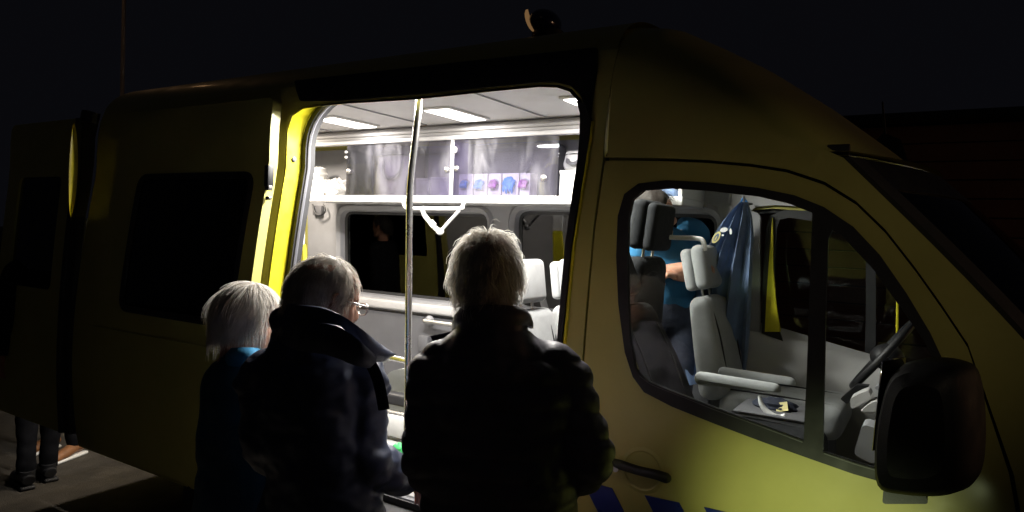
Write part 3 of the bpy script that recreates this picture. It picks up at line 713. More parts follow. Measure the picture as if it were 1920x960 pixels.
# --- seats
def tilt(P, piv, ang):
    m = Matrix.Translation(piv) @ Matrix.Rotation(ang, 4, 'Y') @ Matrix.Translation(-Vector(piv)); return m
def seat(x, y, zc, face=1, m='fabric', arm=None, hr=True, lean=0.24, label=None, w=0.48, hgt=0.50, bm_=None):
    """x: foot of the backrest's front face; zc: top of the cushion; face=+1 looks forward"""
    mt = Matrix.Translation((x, y, zc)) @ Matrix.Rotation(0 if face > 0 else math.pi, 4, 'Z')
    root = mesh_obj('seat', *xf(place(rbox(0.54, w, 0.15, 0.055, 4), (0.25, 0, -0.075)), mt), m, amb)
    if label: root['label'] = label
    def sub(nm, g, mm): return mesh_obj(nm, *xf(g, mt), mm, root)
    L = Matrix.Rotation(-lean, 4, 'Y')
    back = rbox(0.13, w, hgt, 0.05, 4, 1)
    bb = []
    for v in back[0]:
        k = (v.z / hgt + 0.5); v = Vector((v.x * (1.15 - 0.35 * k), v.y * (1.0 - 0.22 * max(0, k - 0.55) / 0.45), v.z + hgt / 2 - 0.04))
        v.x += 0.02 * (abs(v.y) / (w / 2)) ** 3 - 0.06
        bb.append(v)
    sub('backrest', xf((bb, back[1]), L), bm_ or m)
    if hr:
        a = rbox(0.075, 0.27, 0.225, 0.034, 4, 1); b = rbox(0.055, 0.26, 0.215, 0.026, 4, 1)
        g = merge(place(a, (-0.035, 0, hgt + 0.105)), place(b, (-0.098, 0, hgt + 0.10)))
        sub('headrest', xf(g, L), m)
        for s in (-1, 1): sub('headrest_post', xf(tube([(-0.06, s * 0.06, hgt - 0.06), (-0.06, s * 0.06, hgt + 0.06)], 0.007, 8), L), 'steel_dull')
    for s in (-1, 1):
        sub('seam', xf(stube([(0.012, s * w * 0.30, 0.02), (0.014, s * w * 0.30, hgt * 0.5), (-0.012, s * w * 0.27, hgt - 0.07)], 0.004, 5, 6), L), 'rubber')
        sub('seam', stube([(0.0, s * w * 0.30, 0.002), (0.25, s * w * 0.30, 0.004), (0.47, s * w * 0.29, -0.004)], 0.004, 5, 6), 'rubber')
    sub('seat_base', place(rbox(0.44, w * 0.85, zc - 0.70 - 0.12, 0.03), (0.24, 0, -(zc - 0.70) / 2 - 0.05)), 'trim_dark')
    if arm:
        for s in arm:
            g = place(rbox(0.34, 0.065, 0.055, 0.026, 4), (0.16, s * (w / 2 + 0.035), 0.20 - 0.10))
            for v in g[0]: v.z += -0.02 * (v.x - 0.1) + (0.02 if v.z < 0.09 and v.x > 0.22 else 0)
            sub('armrest', g, m)
    return root
SEATS_AT = 0
passenger = seat(-0.83, 0.47, 1.13, 1, 'fabric_shaded', arm=(1,), lean=0.40)
driver = seat(-0.84, 1.42, 1.09, 1, 'fabric', arm=(-1,), lean=0.22)
seat(-1.66, 0.95, 0.93, 1, 'fabric', hgt=0.54, lean=0.14)
seat(-1.64, 1.43, 0.93, 1, 'fabric', hgt=0.54, lean=0.14)
seat(-1.25, 0.92, 1.21, -1, 'fabric_shaded', hgt=0.56, lean=0.10, w=0.44)
bl = [atY(1016, 556, 1.18), atY(1028, 600, 1.15), atY(1040, 645, 1.1), atY(1050, 690, 1.05)]
mesh_obj('seat_belt', *tube(crom(bl, 4), 0.024, 6, flat=(0.12, 1.0), up=(0, 1, 0)), 'rubber', amb)

# --- cab: far door lining, dashboard, steering wheel, console
sill = [(-0.98, 1.345), (-0.81, 1.342), (-0.70, 1.325), (-0.59, 1.302), (-0.40, 1.262), (-0.20, 1.225), (0.0, 1.195), (0.25, 1.17)]
prof = [(1.86, 0.02), (1.77, 0.0), (1.735, -0.015), (1.70, -0.06), (1.685, -0.13), (1.66, -0.20), (1.655, -0.30), (1.70, -0.36), (1.72, -0.6)]
v_, f_ = [], []
for (x, z) in crom([Vector((a, b, 0)) for a, b in sill], 4) and [(p.x, p.y) for p in crom([Vector((a, b, 0)) for a, b in sill], 4)]:
    for (y, dz) in prof: v_.append((x, y, z + dz))
k = len(prof); nn = len(v_) // k
for i in range(nn - 1):
    for j in range(k - 1): a = i * k + j; f_.append((a, a + 1, a + k + 1, a + k))
fdt = mesh_obj('far_door_trim', v_, f_, 'trim_light', amb, angle=60)
# strip of yellow frame and the dark surround of the far window
ys = [atY(1448, 407, 1.70), atY(1443, 470, 1.70), atY(1437, 560, 1.70), atY(1434, 622, 1.70), atY(1463, 622, 1.70), atY(1455, 570, 1.70), atY(1449, 500, 1.70), atY(1449, 440, 1.70)]
yo = [(p.x, p.z) for p in ys]
panel('frame_strip', yo, [], lambda x, z, d: Vector((x, 1.70 + d, z)), 0.02, 'yellow_in', amb, 0.05)
sur = [(p.x, p.z) for p in (atY(px, py, 1.72) for px, py in [(1428, 625), (1430, 520), (1436, 430), (1444, 404), (1470, 394), (1560, 396), (1650, 420), (1700, 470), (1650, 470), (1560, 420), (1480, 408), (1462, 412), (1456, 430), (1452, 520), (1452, 600), (1468, 640)])]
panel('window_surround', sur, [], lambda x, z, d: Vector((x, 1.722 + d, z)), 0.02, 'black', amb, 0.05)
bp = [(p.x, p.z) for p in (atY(px, py, 1.73) for px, py in [(1345, 380), (1425, 400), (1424, 640), (1345, 640)])]
panel('pillar_trim', roundpoly(bp, 0.03), [], lambda x, z, d: Vector((x, 1.735 + d, z)), 0.03, 'trim', amb, 0.08)
dash = [(0.02, 0.80), (0.00, 1.02), (0.06, 1.16), (0.20, 1.21), (0.45, 1.20), (0.62, 1.15), (0.62, 0.72), (0.2, 0.70)]
dv_, df_ = [], []
ysd = np.linspace(0.16, 1.79, 12)
for y in ysd:
    for (x, z) in dash: dv_.append((x + 0.04 * math.sin(y * 3), y, z + (0.05 * math.exp(-((y - 1.42) / 0.22) ** 2) if z > 1.1 else 0)))
k = len(dash)
for i in range(11):
    for j in range(k): a = i * k + j; b = i * k + (j + 1) % k; df_.append((a, b, b + k, a + k))
df_.append(tuple(range(k))); df_.append(tuple(range(11 * k, 12 * k)))
recalc(mesh_obj('dashboard', dv_, df_, 'trim_dark', amb))
con = mesh_obj('gear_console', *box2((-0.12, 0.85, 0.80), (0.06, 1.18, 1.08), 0.04, 3), 'trim_dark', amb)
def trace_box(P, Y, dy, m, nm, par, r=0.004):
    po = [(p.x, p.z) for p in (atY(px, py, Y) for px, py in P)]
    return panel(nm, roundpoly(po, r, 3), [], lambda x, z, d: Vector((x, Y + d, z)), dy, m, par, 0.05)
trace_box([(1596, 768), (1593, 748), (1612, 738), (1628, 732), (1634, 745), (1615, 758)], 1.02, 0.10, 'trim_light', 'console_cap', con, 0.012)
trace_box([(1612, 772), (1632, 756), (1664, 748), (1664, 762), (1640, 772)], 0.98, 0.12, 'trim_light', 'console_cap', con, 0.01)
trace_box([(1638, 727), (1650, 721), (1668, 728), (1676, 738), (1655, 738)], 1.10, 0.08, 'trim', 'console_cap', con, 0.01)
trace_box([(1617, 795), (1652, 806), (1640, 872), (1600, 852)], 0.80, 0.12, 'trim', 'console_side', con, 0.02)
trace_box([(1575, 748), (1606, 722), (1630, 724), (1588, 758)], 1.2, 0.05, 'black', 'lever', con, 0.006)
# steering wheel
a, b = atY(1600, 722, 1.42), atY(1714, 603, 1.42); c = (a + b) / 2; R_ = (b - a).length / 2; ax = (b - a).normalized()
ring_ = [c + ax * math.cos(t) * R_ + Vector((0, 1, 0)) * math.sin(t) * R_ for t in np.linspace(0, 2 * math.pi, 41)]
sw = mesh_obj('steering_wheel', *tube(ring_, 0.0165, 10, cap=False), 'black', amb)
nrm = Vector((0, 1, 0)).cross(ax); nrm = nrm if nrm.x > 0 else -nrm
mesh_obj('steering_hub', *merge(ball(c + nrm * 0.02, 0.07, 0.085, 0.06), tube([c + nrm * 0.03, c + nrm * 0.25], 0.035, 12)), 'black', sw)
for t in (math.pi / 2, -math.pi / 2, math.pi):
    mesh_obj('spoke', *stube([c + nrm * 0.02, c + nrm * 0.012 + (ax * math.cos(t) + Vector((0, 1, 0)) * math.sin(t)) * R_ * 0.5, c + (ax * math.cos(t) + Vector((0, 1, 0)) * math.sin(t)) * R_], 0.018, 4, 8, flat=(0.5, 1)), 'black', sw)
mesh_obj('wheel_stalk', *tube([c + nrm * 0.08, c + nrm * 0.06 + Vector((0.02, -0.17, 0.02))], [0.008, 0.011], 8), 'trim', sw)
# curved parking-brake grip and tray by the seats
br = mesh_obj('brake_lever', *stube([atY(1423, 742, 0.86), atY(1430, 762, 0.86), atY(1446, 778, 0.86), atY(1462, 783, 0.86), atY(1473, 779, 0.86)], [0.006, 0.011, 0.013, 0.012, 0.010], 5, 10), 'white', amb)
mesh_obj('seat_tray', *box2((-0.70, 0.80, 1.085), (-0.40, 1.10, 1.105), 0.006), 'trim_dark', amb)
mesh_obj('window_rod', *tube([atY(1683, 562, 1.86), atY(1681, 672, 1.86)], 0.006, 8), 'yellow_in', amb)

# --- mirror
mx = [(1655, 905), (1650, 830), (1660, 760), (1676, 705), (1700, 680), (1740, 672), (1790, 676), (1822, 696), (1836, 760), (1838, 850), (1826, 905), (1780, 925), (1700, 922)]
MY = -0.20
mo = [(p.x, p.z) for p in (atY(a, b, MY) for a, b in mx)]
mcx, mcz = sum(p[0] for p in mo) / len(mo), sum(p[1] for p in mo) / len(mo)
mo = [(p.x, p.y) for p in crom([Vector((a, b, 0)) for a, b in mo], 4, True)]
mv, mf = [], []
lay = [(-0.10, 0.55), (-0.085, 0.80), (-0.05, 0.95), (0.0, 1.0), (0.05, 0.98), (0.085, 0.93), (0.09, 0.90)]
for (dy, s) in lay:
    for (x, z) in mo: mv.append((mcx + (x - mcx) * s + 0.25 * dy, MY + dy, mcz + (z - mcz) * (0.25 + 0.75 * s)))
n = len(mo)
for i in range(len(lay) - 1):
    for j in range(n): a = i * n + j; b = i * n + (j + 1) % n; mf.append((a, b, b + n, a + n))
mf.append(tuple(range(n))); mf.append(tuple(range((len(lay) - 1) * n, len(lay) * n)))
mir = recalc(mesh_obj('door_mirror', mv, mf, 'mirror_black', amb))
mesh_obj('mirror_glass', *place(rbox(0.004, 0.13, 0.22, 0.002, 1), (mcx - 0.085, MY + 0.01, mcz + 0.03), (0, 0.05, -0.35)), 'mirror', mir)
mesh_obj('mirror_arm', *merge(stube([(mcx + 0.03, MY + 0.06, mcz - 0.12), (mcx + 0.04, -0.06, mcz - 0.15), (mcx + 0.06, 0.03, mcz - 0.17)], 0.028, 5, 10), stube([(mcx + 0.03, MY + 0.06, mcz + 0.05), (mcx + 0.05, -0.06, mcz + 0.0), (mcx + 0.07, 0.03, mcz - 0.03)], 0.022, 5, 10)), 'black', mir)
bk = [(p.x, p.z) for p in (atY(px, py, -0.14) for px, py in [(1654, 945), (1662, 852), (1682, 868), (1712, 876), (1742, 945)])]
panel('mirror_bracket', roundpoly(bk, 0.01), [], lambda x, z, d: Vector((x, -0.14 + d, z)), 0.10, 'trim_dark', mir, 0.05)

# --- roof beacon, fin and rear doors
bc = atY(1028, 42, 0.95)
bcn = mesh_obj('roof_beacon', *place(ball((0, 0, 0), 0.075, 0.11, 0.068, 24, 14), (bc.x - 0.018, bc.y, bc.z - 0.005)), 'lensglass', amb)
mesh_obj('beacon_base', *merge(tube([(bc.x, bc.y, 2.65), (bc.x, bc.y, bc.z - 0.05)], [0.09, 0.08], 20)), 'black', bcn)
mesh_obj('beacon_glint', *tube([(bc.x - 0.086 + 0.02 * (1 - math.cos(a)) , bc.y - 0.06 - 0.03 * math.sin(a), bc.z + 0.055 * math.cos(a)) for a in np.linspace(0.2, math.pi, 9)], [0.004, 0.009, 0.012, 0.013, 0.012, 0.008, 0.004], 8), 'rim_glow', bcn)  # crescent of caught light, built as a faintly glowing tube
fn = atY(1672, 272, 0.95)
fv = [(fn.x - 0.10, 0.95 - 0.03, fn.z - 0.04), (fn.x + 0.07, 0.95 - 0.02, fn.z - 0.10), (fn.x - 0.10, 0.95 + 0.03, fn.z - 0.04), (fn.x + 0.07, 0.95 + 0.02, fn.z - 0.10), (fn.x - 0.03, 0.95, fn.z + 0.05), (fn.x + 0.03, 0.95, fn.z + 0.02)]
fin = recalc(mesh_obj('antenna_fin', fv, [(0, 1, 5, 4), (2, 4, 5, 3), (0, 4, 2), (1, 3, 5), (0, 2, 3, 1)], 'black', amb))
mesh_obj('antenna_rod', *tube([(fn.x - 0.02, 0.95, fn.z), (fn.x - 0.04, 0.95, fn.z + 0.17)], [0.006, 0.003], 8), 'black', fin)
def rdoor(yh, s):
    # a rear door standing open at a right angle behind its corner
    po = roundpoly([(-4.445, 0.50), (-4.445, 2.40), (-5.30, 2.40), (-5.30, 0.50)], 0.05)
    d = panel('rear_door', po, [roundpoly([(-4.60, 1.35), (-4.60, 2.05), (-5.15, 2.05), (-5.15, 1.35)], 0.05)], lambda x, z, dd: Vector((x, (Ys(z) * 0.6 - 0.03 + dd) if s < 0 else (W - Ys(z) * 0.6 + 0.03 - dd), z)), 0.04, 'yellow', amb, 0.12)
    panel('window', roundpoly([(-4.59, 1.34), (-4.59, 2.06), (-5.16, 2.06), (-5.16, 1.34)], 0.05), [], lambda x, z, dd: Vector((x, (Ys(z) * 0.6 - 0.015 + dd) if s < 0 else (W - Ys(z) * 0.6 + 0.015 - dd), z)), 0.006, 'glass_dark', d, 0.14)
    return d
rd = rdoor(0, -1); rdoor(1.95, 1)
# lit hinge edge of the near rear door showing in the gap beside the body
lv_, lf_ = [], []
zz_ = np.linspace(1.80, 2.37, 19)
for d_ in (0.0, -0.006):
    for z in zz_:
        q = max(0.0, 1 - ((z - 2.085) / 0.285) ** 2) ** 0.7
        cyl = 0.005 + 0.01 * math.sin((z - 1.8) * 4)
        for s_ in (-1, -0.4, 0.4, 1): lv_.append((-4.42 + d_ + 0.008 * s_ * s_, cyl + 0.024 * q * s_, z))
for k_ in (0, 1):
    for i_ in range(18):
        for j_ in range(3): a = k_ * 76 + i_ * 4 + j_; lf_.append((a, a + 1, a + 5, a + 4))
mesh_obj('hinge_edge', lv_, lf_, 'yellow_in', rd)
mesh_obj('rear_bumper', *box2((-4.50, 0.10, 0.38), (-4.30, 1.85, 0.56), 0.03, 3), 'black', amb)

# rubber behind the door gaps, so that no light leaks out
gap = [near(x, z, 0.045) for x, z in crom([Vector((a, b_, 0)) for a, b_ in door_top], 4) and [(p.x, p.y) for p in crom([Vector((a, b_, 0)) for a, b_ in door_top], 4)]]
mesh_obj('gap_seal', *tube(gap, 0.026, 8, flat=(1, 1)), 'rubber', amb)
gap = [near(x, z, 0.045) for x, z in [(p.x, p.y) for p in crom([Vector((a, b_, 0)) for a, b_ in SEAM_X], 4)] + [(SEAM_X[-1][0], 0.5)]]
mesh_obj('gap_seal', *tube(gap, 0.026, 8), 'rubber', amb)
mesh_obj('gap_seal', *tube([near(x, 2.083, 0.05) for x in np.linspace(-1.02, -0.24, 12)], 0.024, 8), 'rubber', amb)
mesh_obj('hinge_dark_strip', *tube([Vector((-4.46, Ys(z) * 0.6 - 0.012, z)) for z in np.linspace(0.5, 2.4, 12)], 0.028, 8), 'rubber', rd)  # dark strip added to black out the rest of the lit edge

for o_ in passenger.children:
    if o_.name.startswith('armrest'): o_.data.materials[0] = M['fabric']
# headliner over the far window and the gap by the foot of the near windscreen pillar
hl_poly = [(-1.0, 1.93), (-1.0, 2.10), (-0.30, 2.10)] + [(x, z) for x, z in wse[0:9]] + [(x + 0.02, z + 0.012) for x, z in WO[4:16][::-1]]
panel('headliner', hl_poly, [], lambda x, z, d: Vector((x, W - Ys(min(z, 2.08)) - nose(x) - 0.075 + d, z)), 0.012, 'trim_light', amb, 0.07)
gap = [near(x, z, 0.045) for x, z in [door_top[-1], (xe + 0.11, 1.25), (xe + 0.145, 1.05), (xe + 0.135, 0.44)]]
mesh_obj('gap_seal', *tube(crom(gap, 4), 0.03, 8), 'rubber', amb)

for (za, zb) in ((0.50, 1.80), (2.375, 2.44)):
    mesh_obj('hinge_cover', *tube([Vector((-4.405, Ys(z) * 0.5 + 0.02, z)) for z in np.linspace(za, zb, 8)], 0.045, 8), 'rubber', rd)

fz = np.linspace(0.5, 2.44, 14)
fv = [Vector((-4.39, Ys(z), z)) for z in fz] + [Vector((-4.458, Ys(z) * 0.6 - 0.02, z)) for z in fz]
mesh_obj('hinge_flange', fv, [(i, i + 1, 15 + i, 14 + i) for i in range(13)], 'rubber', amb)
db = [atY(1380, 400, 1.66), atY(1352, 520, 1.60), atY(1362, 600, 1.56), atY(1382, 700, 1.60)]
mesh_obj('seat_belt', *tube(crom([Vector((-0.98, 1.72, 1.90)), Vector((-0.97, 1.68, 1.6)), Vector((-0.96, 1.67, 1.3)), Vector((-0.93, 1.67, 1.05))], 4), 0.022, 6, flat=(0.12, 1.0), up=(0, 1, 0)), 'rubber', amb)

# ================================================================== people
def head_geo():
    rows = [(-0.118, 0.020, 0.085, 0.030), (-0.108, 0.036, 0.094, 0.010), (-0.090, 0.050, 0.097, -0.022), (-0.065, 0.059, 0.094, -0.052), (-0.035, 0.066, 0.091, -0.078), (-0.005, 0.071, 0.092, -0.092), (0.025, 0.074, 0.094, -0.100), (0.055, 0.074, 0.091, -0.100), (0.083, 0.066, 0.076, -0.090), (0.103, 0.050, 0.052, -0.070), (0.114, 0.030, 0.026, -0.044), (0.1175, 0.008, 0.0, -0.018)]
    A = np.array(rows); n = 6
    P = crom([Vector((r[0], r[1], 0)) for r in rows], n); Q = crom([Vector((r[2], r[3], 0)) for r in rows], n)
    seg = 56; V, Fc = [], []
    for p, q in zip(P, Q):
        z, w, f, b = p.x, max(p.y, 0.004), q.x, q.y; cy = (f + b) / 2; ry = (f - b) / 2
        for k in range(seg):
            a = 2 * math.pi * k / seg; c, s = math.cos(a), math.sin(a)
            x = w * math.copysign(abs(c) ** 0.9, c); y = cy + ry * math.copysign(abs(s) ** 0.95, s)
            if s > 0.1:
                g = lambda x0, z0, sx, sz, h: h * math.exp(-((x - x0) / sx) ** 2 - ((z - z0) / sz) ** 2)
                d = g(0, -0.030, 0.013, 0.020, 0.024) + g(0, -0.012, 0.010, 0.022, 0.014) + g(0, 0.012, 0.012, 0.018, 0.004)
                for e in (-1, 1):
                    d += g(e * 0.033, 0.002, 0.016, 0.010, -0.011) + g(e * 0.032, 0.001, 0.010, 0.007, 0.006) + g(e * 0.034, 0.022, 0.024, 0.008, 0.006) + g(e * 0.046, -0.030, 0.018, 0.018, 0.005) + g(e * 0.012, -0.038, 0.007, 0.007, 0.007)
                d += g(0, -0.066, 0.022, 0.005, 0.007) + g(0, -0.079, 0.018, 0.005, 0.007) + g(0, -0.0725, 0.026, 0.003, -0.006) + g(0, -0.100, 0.02, 0.012, 0.005)
                y += d * min(1, (s - 0.1) * 3)
            V.append(Vector((x, y, z)))
    m = len(P)
    for i in range(m - 1):
        for k in range(seg):
            k2 = (k + 1) % seg; Fc.append((i * seg + k, i * seg + k2, (i + 1) * seg + k2, (i + 1) * seg + k))
    Fc.append(tuple(range(seg - 1, -1, -1))); Fc.append(tuple(range((m - 1) * seg, m * seg)))
    G = [(V, Fc)]
    for e in (-1, 1):
        # ear: a flattened shell with a rim and a lobe, standing off the side of the head
        rim = [(e * 0.070, 0.000, -0.034), (e * 0.074, -0.006, -0.018), (e * 0.080, -0.016, 0.000), (e * 0.083, -0.018, 0.016), (e * 0.081, -0.008, 0.027), (e * 0.076, 0.003, 0.022), (e * 0.073, 0.006, 0.010)]
        G.append(stube(rim, [0.006, 0.0055, 0.0055, 0.0055, 0.005, 0.0045, 0.004], 4, 8))
        G.append(ball((e * 0.0745, -0.006, -0.004), 0.006, 0.013, 0.024, 10, 8)); G.append(ball((e * 0.072, 0.001, -0.030), 0.007, 0.008, 0.009, 10, 8))
        G.append(ball((e * 0.073, 0.007, -0.006), 0.005, 0.005, 0.008, 8, 6))
    return merge(*G)
def hand_geo(wrist, elbow, up=(0, 0, 1), curl=0.5, side=1, sc=1.0):
    """palm, four fingers of unequal length with bent joints, and a thumb from the palm's side"""
    wrist, elbow = Vector(wrist), Vector(elbow)
    fwd = (wrist - elbow).normalized(); up = Vector(up); n = (up - fwd * up.dot(fwd)).normalized(); lat = fwd.cross(n) * side
    P = lambda a, b, c: wrist + fwd * a * sc + lat * b * sc + n * c * sc
    G = [tube([P(-0.03, 0, 0), P(0.0, 0, 0), P(0.03, 0, 0), P(0.06, 0, 0), P(0.088, 0, 0), P(0.096, 0, 0)], [0.027 * sc, 0.028 * sc, 0.036 * sc, 0.041 * sc, 0.040 * sc, 0.030 * sc], 14, flat=(0.42, 1.0), up=n)]
    for i, (b, L) in enumerate(((-0.031, 0.070), (-0.0105, 0.080), (0.0105, 0.075), (0.030, 0.060))):
        pts = [P(0.078, b, 0)]; ang = 0.15; l = [0.42 * L + 0.012, 0.32 * L, 0.26 * L]
        for q in range(3):
            ang += curl * (0.6, 0.9, 0.7)[q]
            d = fwd * math.cos(ang) - n * math.sin(ang); pts.append(pts[-1] + d * l[q] * sc)
        G.append(stube(pts, [0.0095 * sc, 0.009 * sc, 0.0085 * sc, 0.007 * sc], 4, 8))
    G.append(stube([P(0.018, -0.024, -0.004), P(0.040, -0.048, -0.012), P(0.064, -0.058, -0.022), P(0.085, -0.056, -0.034)], [0.014 * sc, 0.0125 * sc, 0.0105 * sc, 0.008 * sc], 4, 8))
    return merge(*G)
def displaced(co, no, fn):
    out = []
    for p, n_ in zip(co, no): out.append(Vector(p) + Vector(n_) * fn(Vector(p), Vector(n_)))
    return out
def nz(p, s, seed=0.0): return noise.noise(Vector((p.x * s[0] + seed, p.y * s[1] + seed * 1.7, p.z * s[2] - seed)))
def cloth_obj(nm, geo, m, par, voxel, fn=None, it=5, cut=None):
    co, no, F2 = remesh(*geo, voxel, it)
    V = displaced(co, no, fn) if fn else [Vector(p) for p in co]
    return mesh_obj(nm, V, F2, m, par, True, 80)

def person(label, J, thin=0.82, skin='skin', cat='person', group=None, top=None, top_m='navy', top_fn=None, top_vox=0.009, legs_m='denim', legs_r=(0.088, 0.068, 0.058, 0.055), shoe_m='black', sole_m='rubber', sleeve=(0.064, 0.058, 0.05, 0.046), curl=0.5, vox=0.006, short=None, name='person', extra_top=None, hand_up=((0, 0, 1), (0, 0, 1))):
    """J: joints in the person's own axes (x right, y forward, z up from the floor)"""
    root = thing(name, label, cat, J['at'], J['rz'], group)
    HM = Matrix.Translation(J['head']) @ Matrix.Rotation(J.get('hyaw', 0), 4, 'Z') @ Matrix.Rotation(J.get('hpitch', 0), 4, 'X') @ Matrix.Rotation(J.get('hroll', 0), 4, 'Y') @ Matrix.Scale(J.get('hs', 1.0), 4)
    hv = xf(head_geo(), HM)
    G = [hv]
    hb = HM @ Vector((0, -0.02, -0.07)); nb = Vector(J['neck'])
    G.append(tube([HM @ Vector((0, -0.012, -0.03)), hb, hb.lerp(nb, 0.5), nb, nb + Vector((0, -0.01, -0.06))], [0.056, 0.056, 0.054, 0.056, 0.066], 18))
    hipz = J['hip'][2]; hx = J['hip'][0]; hy = J['hip'][1]
    ch = (nb + Vector(J['hip'])) / 2
    G.append(rings(smooth_rows([(hipz - 0.10, hx, hy, 0.14, 0.10), (hipz + 0.05, hx, hy, 0.145, 0.10), (ch.z, ch.x, ch.y, 0.11, 0.08), (nb.z - 0.18, nb.x * 0.5, nb.y * 0.6 - 0.005, 0.10, 0.07), (nb.z - 0.07, nb.x * 0.8, nb.y - 0.01, 0.075, 0.06), (nb.z, nb.x, nb.y, 0.06, 0.06)], 3), 24))
    for s, q in ((-1, 'L'), (1, 'R')):
        sh, el, wr = Vector(J['sh' + q]), Vector(J['el' + q]), Vector(J['wr' + q])
        G.append(stube([Vector((nb.x + s * 0.06, nb.y, nb.z - 0.08)), sh, (sh + el) / 2, el, el.lerp(wr, 0.35), wr], [0.04 * thin, 0.052 * thin, 0.047 * thin, 0.042 * (thin if not short else 1), 0.042 * (thin if not short else 1), 0.028], 5, 14))
        G.append(hand_geo(wr, el, J.get('hup' + q, (0, 0, 1)), curl, s))
        hp_ = Vector((hx + s * 0.09, hy, hipz)); kn, an = Vector(J['kn' + q]), Vector(J['an' + q])
        G.append(stube([hp_, hp_.lerp(kn, 0.5), kn, kn.lerp(an, 0.35), an], [0.085, 0.075, 0.055, 0.056, 0.040], 5, 16))
        G.append(stube([an + Vector((0, -0.05, -0.05)), an + Vector((0, 0.02, -0.045)), an + Vector((s * 0.01, 0.10, -0.06)), an + Vector((s * 0.012, 0.165, -0.068))], [0.035, 0.040, 0.038, 0.024], 4, 12, flat=(0.8, 1)))
    co, no, F2 = remesh(*merge(*G), vox, 2, 0.4)
    body = mesh_obj('body', [Vector(p) for p in co], F2, skin, root, True, 80)
    # trousers
    G = [rings(smooth_rows([(hipz - 0.14, hx, hy, 0.12, 0.10), (hipz - 0.06, hx, hy, 0.172, 0.128), (hipz + 0.06, hx, hy, 0.172, 0.125), (hipz + 0.14, hx, hy, 0.162, 0.118)], 3), 24)]
    for s, q in ((-1, 'L'), (1, 'R')):
        hp_ = Vector((hx + s * 0.088, hy, hipz)); kn, an = Vector(J['kn' + q]), Vector(J['an' + q])
        G.append(stube([hp_, hp_.lerp(kn, 0.5), kn, kn.lerp(an, 0.5), an + Vector((0, 0, -0.02))], [0.098, legs_r[0], legs_r[1], legs_r[2], legs_r[3]], 6, 16))
    cloth_obj('trousers', merge(*G), legs_m, root, 0.011, lambda p, n_: 0.007 * nz(p, (9, 9, 16)), 3)
    for s, q in ((-1, 'L'), (1, 'R')):
        an = Vector(J['an' + q]); g = -J.get('ground', 0)
        sh_ = merge(stube([an + Vector((0, -0.075, -0.045)), an + Vector((0, 0.0, -0.035)), an + Vector((s * 0.008, 0.09, -0.052)), an + Vector((s * 0.012, 0.185, -0.066)), an + Vector((s * 0.012, 0.205, -0.07))], [0.036, 0.046, 0.046, 0.038, 0.02], 5, 14, flat=(0.85, 1.0)), tube([an + Vector((0, -0.01, -0.04)), an + Vector((0, -0.02, 0.015))], [0.05, 0.047], 14))
        so = mesh_obj('shoe', *sh_, shoe_m, root)
        mesh_obj('sole', *place(rbox(0.086, 0.295, 0.026, 0.012, 3), an + Vector((s * 0.006, 0.062, -0.094))), sole_m, so)
    # upper garment
    if top:
        G = [rings(smooth_rows(top, 4), 32)]
        for s, q in ((-1, 'L'), (1, 'R')):
            sh, el, wr = Vector(J['sh' + q]), Vector(J['el' + q]), Vector(J['wr' + q])
            inn = Vector((sh.x * 0.45, sh.y, sh.z + 0.01))
            if short: G.append(stube([inn, sh, sh.lerp(el, 0.45), sh.lerp(el, short)], [sleeve[0] * 1.1, sleeve[0], sleeve[1] * 1.05, sleeve[1] * 1.05], 6, 16))
            else: G.append(stube([inn, sh, sh.lerp(el, 0.5), el, el.lerp(wr, 0.5), wr - (wr - el).normalized() * 0.012], [sleeve[0] * 1.1, sleeve[0], sleeve[1] * 1.08, sleeve[1], sleeve[2], sleeve[3]], 6, 18))
        if extra_top: G += extra_top
        cloth_obj('jacket' if not short else 'shirt', merge(*G), top_m, root, top_vox, top_fn, 6)
    return root, HM

